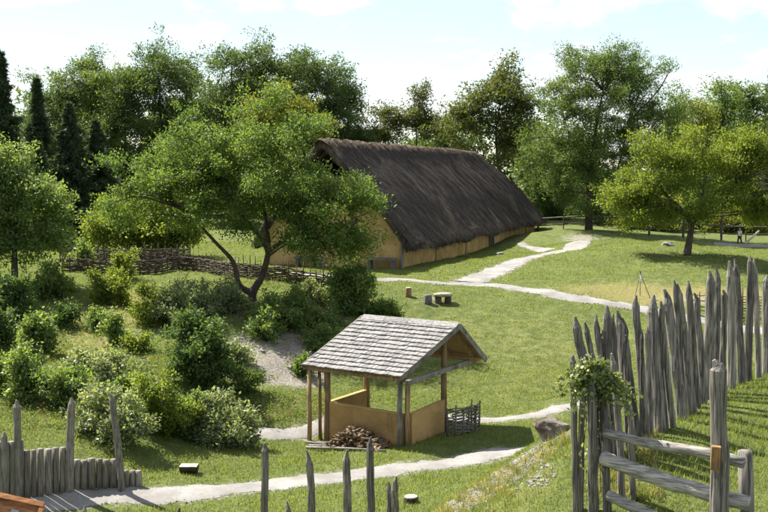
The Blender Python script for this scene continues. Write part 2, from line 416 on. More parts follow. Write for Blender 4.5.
# ------------------------------------------------------------------ foliage
def unit(v):
    return v / (np.linalg.norm(v, axis=-1, keepdims=True) + 1e-9)
def leaf_geo(pts, size, rng, out=None, up=.5, droop=0., wide=.42, tri=False):
    n = len(pts)
    a = unit(rng.normal(size=(n, 3)) + (0 if out is None else out * .8) + np.array((0, 0, -droop)))
    nn = unit(rng.normal(size=(n, 3)) + np.array((0, 0, up)))
    sd = unit(np.cross(a, nn))
    l = size[:, None]
    if tri:
        v = np.stack([pts - sd * l * wide * .5, pts + sd * l * wide * .5, pts + a * l], 1).reshape(-1, 3)
        return v, np.arange(n * 3).reshape(n, 3)
    mid = pts + a * l * .45
    v = np.stack([pts, mid + sd * l * wide * .5, pts + a * l, mid - sd * l * wide * .5], 1).reshape(-1, 3)
    f = np.arange(n * 4).reshape(n, 4)
    return v, f
def sample_lobes(lobes, n, rng, shell=.55):
    vol = np.array([(l[3] * l[4] * l[5]) ** (2 / 3) for l in lobes]); k = rng.choice(len(lobes), n, p=vol / vol.sum())
    L_ = np.array(lobes)[k]
    d = unit(rng.normal(size=(n, 3)))
    r = np.where(rng.random(n) < shell, rng.uniform(.78, 1.04, n), rng.random(n) ** (1 / 2.2) * .85)
    # uneven outline
    r *= 1 + .16 * np.sin(d[:, 0] * 5 + k) * np.sin(d[:, 2] * 6 + 2 * k) + rng.normal(0, .05, n)
    return L_[:, :3] + d * r[:, None] * L_[:, 3:], d
def foliage_mesh(name, lobes, n_clumps, per, leaf, rc, seed, up=.5, droop=0., shell=.55, wide=.5, flat=.75, raw=False, spray=13, rs=None, tri=False):
    """leaves sit in small clumps, clumps in larger sprays at the ends of boughs: gaps and light and dark masses between them"""
    rng = np.random.default_rng(seed)
    nb = max(8, n_clumps // spray); rs = rs or rc * 1.55
    B, db = sample_lobes(lobes, nb, rng, shell)
    B = B + db * (rng.random(nb) ** 3 * rs * .9 - rs * .25)[:, None]
    sb = rng.uniform(.55, 1.35, nb); bb = rng.random(nb)
    kb = rng.choice(nb, n_clumps, p=sb ** 2 / (sb ** 2).sum())
    d = db[kb]
    o = rng.normal(size=(n_clumps, 3)) * np.array((.55, .55, .38))
    o += d * np.abs(rng.normal(0, .45, n_clumps))[:, None]
    c = B[kb] + o * (sb[kb] * rs)[:, None]
    cr = rng.uniform(.6, 1.3, n_clumps) * rc
    cb = .6 * bb[kb] + .4 * rng.random(n_clumps)
    k = np.repeat(np.arange(n_clumps), per)
    off = unit(rng.normal(size=(len(k), 3))) * (rng.random(len(k)) ** .6)[:, None]
    off[:, 2] *= flat
    off = off + d[k] * (off * d[k]).sum(1)[:, None] * .5
    p = c[k] + off * cr[k][:, None]
    v, f = leaf_geo(p, rng.uniform(.6, 1.3, len(k)) * leaf, rng, unit(off), up, droop, wide, tri)
    rnd = np.clip(.6 * cb[k] + .4 * rng.random(len(k)), 0, 1)
    if raw: return (v, f, rnd), c
    return np_mesh(name, v, f, [('rnd', 'FACE', rnd)], tri=tri), c
def limb_mesh(name, limbs, n=7):
    b = MB()
    for pts, r0, r1 in limbs:
        pts = np.array(pts, float)
        if len(pts) > 2: q = smooth3(pts)
        else: q = pts
        rr = np.linspace(0, 1, len(q)) ** .8
        b.tube(q, [r0 + (r1 - r0) * s for s in rr], n, True)
    return b.mesh(name, True)
def smooth3(p, m=4):
    q = []
    for i in range(len(p) - 1):
        p0, p1, p2, p3 = p[max(i - 1, 0)], p[i], p[i + 1], p[min(i + 2, len(p) - 1)]
        for s in np.arange(m) / m:
            q.append(.5 * ((2 * p1) + (-p0 + p2) * s + (2 * p0 - 5 * p1 + 4 * p2 - p3) * s ** 2 + (-p0 + 3 * p1 - 3 * p2 + p3) * s ** 3))
    q.append(p[-1]); return np.array(q)
def twigs(limbs, starts, tips, rng, r0, r1, sag=.1):
    for t in tips:
        s = starts[int(np.argmin(np.linalg.norm(starts - t, axis=1) + np.maximum(0, starts[:, 2] - t[2] + .2) * 1.5))]
        mid = (s + t) / 2 + rng.normal(0, .08, 3) * np.linalg.norm(t - s); mid[2] += sag * np.linalg.norm(t - s)
        limbs.append(([s, mid, t], r0, r1))

def tree(name, label, cat, base_px, d, lobes_px, mat, trunk_r, n_clumps, per, leaf, rc, seed, limbs_px=None, up=.95, droop=0., shell=.55,
         n_twigs=26, group=None, wide=.5, base_world=None, bark='bark'):
    """lobes_px: (cx, cy, rx, ry[, depth shift, depth radius]) in photograph pixels at distance d"""
    rng = np.random.default_rng(seed + 999)
    s = mpp(d)
    bp = P(base_px[0], base_px[1], d) if base_world is None else np.array(base_world, float)
    bp[2] = h1(bp[0], bp[1]) - .05
    lobes = []
    for lb in lobes_px:
        cx, cy, rx, ry = lb[:4]; dd = lb[4] if len(lb) > 4 else 0.; rd = lb[5] if len(lb) > 5 else max(rx, ry) * .9 * s
        c = P(cx, cy, d + dd); lobes.append((*(c - bp), rx * s, rd, ry * s))
    root = thing(name, bp, label, cat, group)
    m, cl = foliage_mesh(name + '_crown', lobes, n_clumps, per, leaf, rc, seed, up, droop, shell, wide, tri=d > 75)
    limbs = []
    if limbs_px:
        for pts, r0, r1 in limbs_px:
            limbs.append(([P(q[0], q[1], d + (q[2] if len(q) > 2 else 0)) - bp for q in pts], r0, r1))
        limbs[0][0][0][2] = -.1
    else:
        top = max(lobes, key=lambda l: l[2]); cx = np.mean([l[0] for l in lobes]); hh = top[2] + top[5] * .5
        limbs.append(([np.array((0, 0, -.1)), np.array((rng.normal(0, .15), 0, hh * .3)), np.array((cx * .6, 0, hh * .65)), np.array((top[0], top[1], hh))], trunk_r, trunk_r * .18))
    st = np.concatenate([smooth3(np.array(l[0]), 5)[3 if i == 0 else 0:] for i, l in enumerate(limbs)])
    tips = cl[rng.permutation(len(cl))[:n_twigs]]
    main = []
    twigs(main, st, tips, rng, trunk_r * .22, trunk_r * .05)
    obj('trunk', limb_mesh(name + '_trunk', limbs + main, 7), M[bark], bp, parent=root)
    obj('crown', m, mat, bp, parent=root)
    return root
def conifer(name, label, px, d, ytop, hw_px, mat, seed, group=None, n=900, per=30, leaf=.36, ybase=250):
    rng = np.random.default_rng(seed); s = mpp(d)
    bp = P(px, ybase, d); bp[2] = h1(bp[0], bp[1]) - .05
    hgt = P(px, ytop, d)[2] - bp[2]; R = hw_px * s
    root = thing(name, bp, label, 'tree', group)
    P_, D_, S_ = [], [], []
    z = .08 * hgt
    while z < hgt * .985:
        u = z / hgt; rr = R * (1.12 - u - .12 * u) * rng.uniform(.7, 1.2) + .05
        nbr = int(7 + 3 * (1 - u))
        for a in rng.uniform(0, 6.28) + np.arange(nbr) * 6.283 / nbr + rng.normal(0, .25, nbr):
            r1 = max(.05, rr) * rng.uniform(.55, 1.25); m_ = int(n / 900 * (40 + 60 * r1))
            t = rng.random(m_) ** .7
            dv = np.array((math.cos(a), math.sin(a), 0)); sd = np.array((-math.sin(a), math.cos(a), 0))
            q = dv * (t * r1)[:, None] + sd * (rng.normal(0, .16, m_) * (.35 + t * .5 * r1 * .5))[:, None]
            q[:, 2] = z - .28 * r1 * t + .14 * r1 * t ** 3 - np.abs(rng.normal(0, .13, m_))
            P_.append(q); D_.append(np.repeat(dv[None] + np.array((0, 0, -.2)), m_, 0)); S_.append(np.full(m_, rng.random()))
        z += hgt * rng.uniform(.022, .034)
    p = np.concatenate(P_); D_ = np.concatenate(D_); S_ = np.concatenate(S_)
    v, f = leaf_geo(p, rng.uniform(.6, 1.3, len(p)) * leaf, rng, D_, .7, .3, .34, True)
    rnd = np.clip(.5 * S_ + .5 * rng.random(len(p)), 0, 1)
    b = MB().tube([(0, 0, -.1), (.05, 0, hgt * .5), (0, 0, hgt * .97)], [.2, .13, .02], 7)
    obj('trunk', b.mesh('conifer_trunk', True), M['bark'], bp, parent=root)
    obj('crown', np_mesh('conifer_crown', v, f, [('rnd', 'FACE', rnd)], tri=True), mat, bp, parent=root)
def bush(label, px, pybase, w_px, h_px, mat, seed, d0=22, leaf=.085, dens=1.0, name='bush', group=None, d=None, parts=6, up=1.0, cat='bush', wide=.55, spiky=.25):
    rng = np.random.default_rng(seed)
    b = hit(px, pybase, d0) if d is None else P(px, pybase, d)
    b = np.array((b[0], b[1], h1(b[0], b[1]) - .03)); s = mpp(b[1])
    w, hh = w_px * s, h_px * s
    root = thing(name, b, label, cat, group)
    lobes = [(0, 0, hh * .42, w * .40, w * .40, hh * .42)]
    for i in range(parts):
        a = rng.uniform(0, 6.28); rr = w * rng.uniform(.14, .40); q_ = rng.uniform(.6, 1.1); tz = max(.16, .62 - 1.1 * (rr / w)) * rng.uniform(.75, 1.25)
        lobes.append((math.cos(a) * rr, math.sin(a) * rr, hh * tz, w * .24 * q_, w * .24 * q_, hh * min(.34, tz + .1) * q_))
    n = int(dens * (40 + 85 * (w * hh) / (leaf / .085) ** 1.0)); n = min(n, 900)
    per = 19
    leaf = leaf * 1.42
    m, cl = foliage_mesh(name, lobes, n, per, leaf, .16 * (leaf / .085) ** .7, seed, up, 0, .6, wide, 1.0, True, 9, .16 * (leaf / .085) ** .7)
    # upright shoots breaking the outline
    limbs = []
    tips = cl[rng.permutation(n)[:14]]
    for t in tips: limbs.append(([np.array((rng.normal(0, .05), rng.normal(0, .05), -.06)), t * np.array((.45, .45, .55)), t], .014, .005))
    ns = int(6 + spiky * 34); vv = []; rr_ = []
    for i in range(ns):
        k = rng.integers(n); c = cl[k]
        if c[2] < hh * .35: continue
        tip = c + np.array((rng.normal(0, .10), rng.normal(0, .10), rng.uniform(.15, .38))) * (.5 + .5 * hh)
        q = c + (tip - c) * rng.random((20, 1)) + rng.normal(0, .025, (20, 3))
        v, f = leaf_geo(q, rng.uniform(.6, 1.1, 20) * leaf, rng, None, up, 0, wide)
        vv.append(v); rr_.append(rng.uniform(.3, 1, 20)); limbs.append(([c, (c + tip) / 2, tip], .006, .003))
    obj('stem', limb_mesh('stems', limbs, 5), M['bark'], b, parent=root)
    obj('foliage', np_mesh(name, np.concatenate([m[0]] + vv), np.arange(4 * (len(m[2]) + sum(map(len, rr_)))).reshape(-1, 4), [('rnd', 'FACE', np.concatenate([m[2]] + rr_))]), mat, b, parent=root)
    return root

LF = {
 'deep': mat_leaf('leaf_deep', (0.038, 0.067, 0.027), (0.087, 0.134, 0.052), .45),
 'mid': mat_leaf('leaf_mid', (0.046, 0.081, 0.025), (0.109, 0.163, 0.053), .46),
 'fresh': mat_leaf('leaf_fresh', (0.051, 0.093, 0.026), (0.118, 0.179, 0.049), .50),
 'lime': mat_leaf('leaf_lime', (.078, .116, .022), (.162, .208, .044), .52),
 'yellow': mat_leaf('leaf_yellow', (.085, .110, .020), (.150, .172, .038), .46),
 'conifer': mat_leaf('leaf_conifer', (.024, .046, .024), (.062, .094, .046), .28, None, .6, .2),
 'pine': mat_leaf('leaf_pine', (.048, .066, .022), (.105, .128, .040), .40),
 'grey': mat_leaf('leaf_grey', (0.074, 0.110, 0.052), (0.252, 0.297, 0.174), .44, None, .46, .4),
 'gloss': mat_leaf('leaf_gloss', (0.049, 0.094, 0.025), (0.174, 0.246, 0.084), .50, None, .45, .4),
 'ivy': mat_leaf('leaf_ivy', (.055, .092, .026), (.23, .275, .13), .42, None, .4, .4),
 'mint': mat_leaf('leaf_mint', (.060, .104, .034), (.165, .235, .095), .50),
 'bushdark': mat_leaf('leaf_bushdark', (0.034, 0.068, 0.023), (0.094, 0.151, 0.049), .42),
}
# ------------------------------------------------------------------ thatched longhouse
def noise2(x, y, s=1.0):
    return np.sin(x * 1.7 * s + 2.1 * np.sin(y * 1.1 * s)) * .5 + np.sin(y * 2.3 * s + 1.4 * np.sin(x * .9 * s + 1)) * .5
def longhouse():
    ang = math.radians(20.5)
    D = np.array((math.sin(ang), math.cos(ang), 0)); G = np.array((-math.cos(ang), math.sin(ang), 0))
    zg = 2.66; O = np.array((1.02, 60.0, zg)); WID = 8.5; LEN = 34.8
    def T(t, w, z): return O + D * t + G * w + np.array((0, 0, z))
    def Tn(t, w, z): return O[None] + t[:, None] * D + w[:, None] * G + np.c_[0 * z, 0 * z, z]
    base = T(LEN / 2, WID / 2, 0)
    root = thing('longhouse', base, 'long thatched house with ochre daub walls and dark sagging roof', 'house')
    HW, E0, RISE, T0, T1 = 4.98, 1.42, 6.05, -1.0, 36.3
    def ztop(t, w):
        q = HW - np.sqrt(w ** 2 + .09)
        s = np.clip(q / HW, 0, 1)
        zs = E0 + RISE * (1.17 * s - .17 * s ** 2)
        e = np.clip((T1 - t) / 6.4, 1e-4, 1)
        zh = E0 + RISE * 1.10 * e ** .62
        k = 1.5; h_ = np.clip(.5 + .5 * (zh - zs) / k, 0, 1)
        z = zh * (1 - h_) + zs * h_ - k * h_ * (1 - h_) * np.clip((t - 22) / 8, 0, 1)
        z = z - .10 * np.sin(np.clip(t / 34, 0, 1) * math.pi) * s          # sagging ridge
        return z
    nt_, nw_ = 150, 61
    ts = np.linspace(T0, T1, nt_); ws = np.linspace(-HW, HW, nw_)
    TT, WW = np.meshgrid(ts, ws, indexing='ij'); t_, w_ = TT.ravel(), WW.ravel()
    edge = np.clip((HW - np.abs(w_)) / .8, 0, 1)
    zt = ztop(t_, w_) + .07 * noise2(t_, w_, .8) + .035 * noise2(t_, w_, 2.6) + (1 - edge) * .16 * noise2(t_ * .55, np.sign(w_) * 3, 1)
    wj = w_ + np.sign(w_) * (1 - edge) * .14 * np.sin(t_ * .8 + 2 * np.sin(t_ * .31))
    wj = np.where(t_ > T1 - 3.2, wj * (1 - .10 * ((t_ - (T1 - 3.2)) / 3.2) ** 2), wj)
    hood = np.clip(1 - np.abs(w_) / 4.6, 0, 1)
    tj = t_ - np.clip((3 - t_) / 4, 0, 1) * (1.15 * hood - .35) + np.where(t_ < T0 + .2, .12 * np.sin(w_ * 2.3), 0)
    top = Tn(tj, wj + WID / 2, zt)
    thick = .42 - .1 * np.clip((T1 - t_) < 1, 0, 1)
    bot = top - np.c_[0 * thick, 0 * thick, thick] - (np.sign(w_) * (1 - edge) * .12)[:, None] * G
    V = np.r_[top, bot] - base
    ii = np.arange(nt_ * nw_).reshape(nt_, nw_)
    q1 = np.stack([ii[:-1, :-1], ii[:-1, 1:], ii[1:, 1:], ii[1:, :-1]], -1).reshape(-1, 4)
    ring = np.r_[ii[:-1, 0], ii[-1, :-1], ii[:0:-1, -1], ii[0, :0:-1]]
    r2 = np.roll(ring, -1); K = nt_ * nw_
    sk = np.stack([ring, r2, r2 + K, ring + K], -1)
    roof = obj('roof', np_mesh('thatch_roof', V, np.r_[q1, q1[:, ::-1] + K, sk], smooth=False), M['thatch'], base, parent=root)
    roof.data.update()
    # straw lying down the slope
    rng = np.random.default_rng(3)
    n = 62000
    t = rng.uniform(T0, T1, n); w = rng.uniform(-HW, HW, n) ; w = np.where(rng.random(n) < .72, -np.abs(w), w)
    eps = .05
    z = ztop(t, w); gt = (ztop(t + eps, w) - z) / eps; gw = (ztop(t, w + eps) - z) / eps
    gl = np.sqrt(gt ** 2 + gw ** 2) + 1e-6
    dn = np.c_[-gt / gl, -gw / gl, -gl]; dn /= np.sqrt(1 + gl ** 2)[:, None]
    nrm = unit(np.c_[-gt, -gw, np.ones(n)])
    side = np.cross(dn, nrm)
    dn = unit(dn + side * rng.normal(0, .22, n)[:, None] + nrm * rng.uniform(-.03, .16, n)[:, None])
    side = unit(np.cross(dn, nrm))
    z2 = z + .07 * noise2(t, w, .8) + .035 * noise2(t, w, 2.6) + .02
    t = t - np.clip((3 - t) / 4, 0, 1) * (1.15 * np.clip(1 - np.abs(w) / 4.6, 0, 1) - .35)
    p = np.c_[t, w, z2]; ln = rng.uniform(.25, .8, n)[:, None]; wd = rng.uniform(.012, .032, n)[:, None]
    def loc(q): return Tn(q[:, 0], q[:, 1] + WID / 2, q[:, 2]) - base
    v = np.stack([loc(p - side * wd), loc(p + side * wd), loc(p + dn * ln)], 1).reshape(-1, 3)
    o = obj('straw', np_mesh('straw', v, np.arange(3 * n).reshape(n, 3), [('rnd', 'FACE', rng.random(n))], tri=True), M['straw'], base, parent=roof, kind='stuff')
    # ragged fringe under the eaves and gable edge
    m_ = 5200
    t = rng.uniform(T0, T1, m_); sgn = np.where(rng.random(m_) < .7, -1, 1)
    w = sgn * (HW + rng.uniform(-.12, .12, m_)); z = E0 - .12 + .14 * noise2(t * .55, sgn * 3., 1) + rng.uniform(-.22, .1, m_)
    g = rng.random(m_) < .3; t = np.where(g, T0 - rng.uniform(-.1, .06, m_), t); w = np.where(g, rng.uniform(-HW, HW, m_), w)
    z = np.where(g, ztop(t * 0, w) - rng.uniform(.0, .42, m_), z)
    t = t - np.clip((3 - t) / 4, 0, 1) * (1.15 * np.clip(1 - np.abs(w) / 4.6, 0, 1) - .35)
    p = np.c_[t, w, z]; dd = unit(np.c_[rng.normal(0, .3, m_), sgn * rng.uniform(0, .6, m_), -np.ones(m_)]); sd = unit(np.cross(dd, rng.normal(size=(m_, 3))))
    v = np.stack([loc(p - sd * .02), loc(p + sd * .02), loc(p + dd * rng.uniform(.1, .35, m_)[:, None])], 1).reshape(-1, 3)
    obj('eave_fringe', np_mesh('eave_fringe', v, np.arange(3 * m_).reshape(m_, 3), [('rnd', 'FACE', rng.random(m_))], tri=True), M['straw'], base, parent=roof, kind='stuff')
    # ridge cap: lumpy bundles
    b = MB(); r2_ = random.Random(4); x = T0 - 1.0
    capm = []
    while x < 33.4:
        l = r2_.uniform(.4, 1.0); bb = MB()
        zc = float(ztop(np.array([x + l / 2]), np.array([0.]))[0]) + .05
        for sgn in (-1, 1):
            pts = [T(x + l / 2 + r2_.uniform(-.1, .1), WID / 2 + sgn * a_, zc - .02 - c_ + r2_.uniform(-.03, .05)) for a_, c_ in ((0, -.02), (.16, .06), (.3, .2), (.42, .36))]
            bb.tube([q - base for q in pts], [l * .55, l * .56, l * .5, l * .3], 6, True, .18, r2_)
        # flatten bundles on to the roof
        vs = []
        for q in bb.v:
            w_l = float(np.dot(np.array(q) + base - O, G)) - WID / 2; t_l = float(np.dot(np.array(q) + base - O, D))
            zz = float(ztop(np.array([t_l]), np.array([w_l]))[0]) + zg - base[2]
            vs.append((q[0], q[1], zz + max(-.02, min(.17, (q[2] - zz) * .3)) + r2_.uniform(0, .035)))
        bb.v = vs
        obj('ridge_bundle', bb.mesh('ridge_bundle'), M['ridge'], base, parent=roof)
        x += l * .93
    # walls
    ugz = lambda w: float(ztop(np.array([0.]), np.array([w - WID / 2]))[0]) - .46
    def slab(name, prof, n_off, mat, nm):
        """prof: list of (pos3) outline; extruded by n_off"""
        k = len(prof); a = [np.array(q) - base for q in prof]; c = [q + n_off for q in a]
        bb = MB(); bb.add(a + c, [tuple(range(k))[::-1], tuple(range(k, 2 * k))] + [(i, (i + 1) % k, k + (i + 1) % k, k + i) for i in range(k)])
        return obj(name, bb.mesh(nm), mat, base, parent=root)
    cut = 5.15
    us = [.0, .4, .9, 1.5, 2.1, 2.7]; ltop = [(u, ugz(u)) for u in us if ugz(u) < cut]
    outl = [T(0, 0, -.3)] + [T(0, u, z) for u, z in ltop] + [T(0, ltop[-1][0] + .35, cut), T(0, WID - ltop[-1][0] - .35, cut)] + [T(0, WID - u, z) for u, z in ltop[::-1]] + [T(0, WID, -.3)]
    slab('gable_wall', outl, D * .22, M['daub'], 'gable_wall')
    for w0, nm, dr in ((0, 'side_wall', G), (WID, 'side_wall', -G)):
        hgt = ugz(.12)
        rows = []
        nn = 60; bb = MB()
        vs = []
        for i in range(nn + 1):
            t0 = .005 + (LEN - .01) * i / nn
            for j in range(4):
                zz = -.3 + (hgt + .3) * j / 3; bul = .05 * math.sin(t0 * 1.1 + j * 1.3) * math.sin(t0 * .43 + 2)
                vs.append(T(t0, w0, zz) + dr * bul - base)
        f = [(i * 4 + j, (i + 1) * 4 + j, (i + 1) * 4 + j + 1, i * 4 + j + 1) for i in range(nn) for j in range(3)]
        bb.add(vs, f); bb.add([q + dr * .25 for q in vs], [q[::-1] for q in f])
        o = obj(nm, bb.mesh(nm, True), M['daub'], base, parent=root)
    slab('end_wall', [T(LEN, 0, -.3), T(LEN, WID, -.3), T(LEN, WID, 1.9), T(LEN, 0, 1.9)], -D * .2, M['daub'], 'end_wall')
    # door on the long side
    td = 19.9; dr_ = MB().beam(T(td - .5, -.035, .82) - base, T(td + .5, -.035, .82) - base, .05, 1.66)
    door = obj('door', dr_.mesh('door'), M['dark_wood'], base, parent=root)
    for a_ in (-.56, .56):
        obj('door_post', MB().tube([T(td + a_, -.05, -.2) - base, T(td + a_, -.03, 1.75) - base], [.08, .07], 7).mesh('door_post'), M['grey_wood'], base, parent=door)
    rr = random.Random(8)
    for t0 in (6.2, 13.1, 25.7, 31.2):
        obj('wall_post', MB().tube([T(t0, -.02, -.2) - base, T(t0 + rr.uniform(-.06, .06), -.03, 1.8) - base], [.085, .07], 7).mesh('wall_post'), M['warm_wood'], base, parent=root)
    for w0, mt in ((-.02, 'pale_wood'), (WID * .36, 'warm_wood'), (WID * .64, 'warm_wood'), (WID + .02, 'grey_wood')):
        obj('gable_post', MB().tube([T(-.06, w0, -.2) - base, T(-.04, w0, min(ugz(min(max(w0, .1), WID - .1)), 5.2)) - base], [.11, .09], 8).mesh('gable_post'), M[mt], base, parent=root)
    obj('gable_beam', MB().tube([T(-.08, 1.9, 5.2) - base, T(-.08, WID - 1.9, 5.22) - base], [.13, .12], 8).mesh('gable_beam'), M['grey_wood'], base, parent=root)
    # rafters carrying the gable overhang
    for sgn in (-1, 1):
        pts = [T(-.62, WID / 2 + sgn * a_, float(ztop(np.array([0.]), np.array([sgn * a_]))[0]) - .52) - base for a_ in (.1, 1.7, 3.3, 4.6)]
        obj('rafter', MB().tube(pts, [.08] * 4, 7).mesh('rafter'), M['dark_wood'], base, parent=root)
    # benches against the gable
    for w0, lab in ((1.05, 'grey plank bench against the gable wall by its pale corner post'), (5.6, 'grey plank bench against the gable wall beside the big forked tree')):
        c = T(-.45, w0, 0); c[2] = h1(c[0], c[1])
        be = thing('bench', c, lab, 'bench')
        def B(t, w, z): return D * t + G * w + np.array((0, 0, z)) + c
        obj('seat', MB().beam(B(0, -.85, .56), B(0, .85, .56), .48, .12).mesh('seat'), M['pale_wood'], (0, 0, 0), parent=be)
        for s_ in (-.7, .7):
            obj('leg', MB().beam(B(0, s_ - .09, .24), B(0, s_ + .09, .24), .4, .56).mesh('leg'), M['grey_wood'], (0, 0, 0), parent=be)
    return T
def mat_straw():
    m, t, b, o = new_mat('straw')
    at = t.nodes.new('ShaderNodeAttribute'); at.attribute_name = 'rnd'
    c = mixc(t, at.outputs['Fac'], (.032, .026, .023), (.115, .094, .080))
    c = mixc(t, ramp(t, noise(t, .42, 'Object', None, 5, .65), .50, .72), c, (.21, .165, .125))
    c = mixc(t, ramp(t, noise(t, .8, 'Object', (1.0, 1.0, .5), 4, .6), .55, .75), c, (.035, .030, .028))
    t.links.new(c, b.inputs['Base Color']); b.inputs['Roughness'].default_value = .85; b.inputs['Specular IOR Level'].default_value = .2
    return m
M['straw'] = mat_straw()
LH = longhouse()

# ------------------------------------------------------------------ open shelter with shingled roof
def shelter():
    an = math.radians(32); R_ = np.array((math.cos(an), -math.sin(an), 0)); Q_ = np.array((math.sin(an), math.cos(an), 0))
    C = P(405, 450, 31.3); C[2] = h1(C[0], C[1])
    C = np.array((C[0], C[1], C[2]))
    def T(g, w, z): return C + R_ * g + Q_ * w + np.array((0, 0, z))
    base = T(-1.4, 1.2, 0); root = thing('shelter', base, 'open timber shelter with grey shingle roof and low ochre walls', 'shelter')
    def part(name, b, mat, smooth=False, parent=root, **kw):
        b.v = [tuple(np.array(q) - base) for q in b.v]
        return obj(name, b.mesh(name, smooth), M[mat], base, parent=parent, **kw)
    def ground_at(g, w): q = T(g, w, 0); return h1(q[0], q[1]) - C[2]
    zt = 2.0
    def post(g, w, top, r, mat, dg=0., dw=0.):
        zb = ground_at(g + dg, w + dw) - .15
        rn = random.Random(int(g * 100 + w * 31))
        pts = [T(g + dg * (1 - s) + rn.uniform(-.015, .015), w + dw * (1 - s) + rn.uniform(-.015, .015), zb + (top - zb) * s) for s in (0, .3, .6, 1)]
        part('post', MB().tube(pts, [r, r * .97, r * .95, r * .9], 9, True, .06, rn), mat, True)
    def roofz(g, w):
        return 2.13 + (w + .25) * 1.3 / 2.55 if w < 2.3 else 3.43 - (w - 2.3) * 1.3 / 1.6
    post(-.10, -.14, 2.05, .085, 'pale_wood'); post(.08, .02, 2.1, .085, 'warm_wood')
    post(-3.46, -.12, 2.08, .075, 'warm_wood', .02, -.05); post(-3.2, .05, 2.1, .06, 'warm_wood', .02, .02)
    post(-2.87, .02, 2.12, .11, 'warm_wood')
    post(.06, 2.32, 3.2, .10, 'warm_wood'); post(-2.87, 2.32, 3.2, .11, 'warm_wood')
    # walls
    def wall(g0, w0, g1, w1, z0, z1, th=.13, mat='daub_dark'):
        a, b_ = T(g0, w0, 0), T(g1, w1, 0)
        zb0, zb1 = ground_at(g0, w0) - .1, ground_at(g1, w1) - .1
        d = unit(b_ - a); nn = np.array((-d[1], d[0], 0)) * th / 2
        vs = []
        n = 8
        for i in range(n + 1):
            s = i / n; q = a + (b_ - a) * s
            for k, (sg, zz) in enumerate(((-1, zb0 + (zb1 - zb0) * s), (1, zb0 + (zb1 - zb0) * s), (1, z0 + (z1 - z0) * s), (-1, z0 + (z1 - z0) * s))):
                vs.append(q + nn * sg * (1 + .08 * math.sin(i * 2.1 + k)) + np.array((0, 0, zz + (.012 * math.sin(i * 1.7) if k > 1 else 0))))
        f = []
        for i in range(n):
            for k in range(4): f.append((i * 4 + k, i * 4 + (k + 1) % 4, i * 4 + 4 + (k + 1) % 4, i * 4 + 4 + k))
        f += [(3, 2, 1, 0), (n * 4, n * 4 + 1, n * 4 + 2, n * 4 + 3)]
        wl = part('wall', MB().add(vs, f), mat)
        cap = MB().beam(a + np.array((0, 0, z0 + .02)), b_ + np.array((0, 0, z1 + .02)), th + .02, .035)
        part('wall_cap', cap, 'daub_panel', parent=wl)
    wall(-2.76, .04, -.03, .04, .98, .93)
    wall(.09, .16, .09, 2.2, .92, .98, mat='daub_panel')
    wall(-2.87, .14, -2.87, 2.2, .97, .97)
    # beams
    def beam(name, a, b_, w, h, mat): part(name, MB().beam(a, b_, w, h), mat)
    beam('eave_beam', T(-3.58, -.15, 2.06), T(.03, -.15, 2.04), .12, .11, 'warm_wood')
    beam('wall_beam', T(-3.3, .22, 2.02), T(.2, .22, 2.0), .1, .12, 'warm_wood')
    beam('ridge_beam', T(-2.95, 2.28, 3.26), T(.5, 2.28, 3.26), .12, .14, 'warm_wood')
    beam('rear_beam', T(-2.8, 3.7, 2.12), T(.62, 3.7, 2.12), .1, .12, 'warm_wood')
    beam('tie_beam', T(.24, -.3, 2.0), T(.24, 3.75, 2.02), .11, .15, 'pale_wood')
    beam('tie_beam', T(-2.98, -.1, 2.02), T(-2.98, 3.75, 2.02), .1, .14, 'warm_wood')
    # roof corner lines in (g, w, z): front eave, ridge, rear eave, with the slight skew
    def FR(u, s):  # u along -R from the right gable edge, s from eave to ridge
        return (-u + .6 * s, -.25 + 2.55 * s, 2.15 + 1.3 * s)
    def RR(u, s):
        return (-u + .6 + .15 * s, 2.3 + 1.6 * s, 3.45 - 1.32 * s)
    LR = 3.6
    for fn, nm in ((FR, 'roof_deck'), (RR, 'roof_deck')):
        a = [T(*fn(.03, 0)), T(*fn(LR - .03, 0)), T(*fn(LR - .03, 1)), T(*fn(.03, 1))]
        up = np.array((0, 0, .025))
        bb = MB().add([q - up for q in a] + [q for q in a], [(0, 3, 2, 1), (4, 5, 6, 7), (0, 1, 5, 4), (1, 2, 6, 5), (2, 3, 7, 6), (3, 0, 4, 7)])
        part(nm, bb, 'warm_wood')
    for u in (.35, 1.25, 2.15, 3.05):
        for fn in (FR, RR):
            a, b_ = T(*fn(u, .01)), T(*fn(u, .97)); up = np.array((0, 0, .085))
            beam('rafter', a - up, b_ - up, .08, .1, 'warm_wood')
    for u, mt in ((-.02, 'pale_wood'), (LR + .02, 'pale_wood')):
        for fn in (FR, RR):
            a, b_ = T(*fn(u, -.01)), T(*fn(u, 1.0)); up = np.array((0, 0, .04))
            part('barge_board', MB().beam(a - up, b_ - up, .05, .17), mt)
    # shingles
    rn = random.Random(12)
    slope = np.array(T(*FR(0, 1))) - np.array(T(*FR(0, 0))); sl = np.linalg.norm(slope); sdir_ = slope / sl
    nrm = unit(np.cross(-R_, sdir_)); nrm = nrm if nrm[2] > 0 else -nrm
    variants = []
    across = -R_
    for k in range(6):
        wdt = .158 - .008 * (k % 3); ln = .31 + .02 * (k // 2)
        bb = MB()
        th = .026 + .005 * (k % 3)
        pts = []
        for dz in (0, th):
            for a_, s_ in ((0, 0), (wdt, 0), (wdt, 1), (0, 1)):
                j = rn.uniform(-.012, .012) if s_ == 0 else 0
                pts.append(across * a_ + sdir_ * (s_ * ln + j) + nrm * (dz * (1.0 if s_ == 0 else .35) + .034 * (1 - s_)))
        bb.add(pts, [(0, 3, 2, 1), (4, 5, 6, 7), (0, 1, 5, 4), (1, 2, 6, 5), (2, 3, 7, 6), (3, 0, 4, 7)])
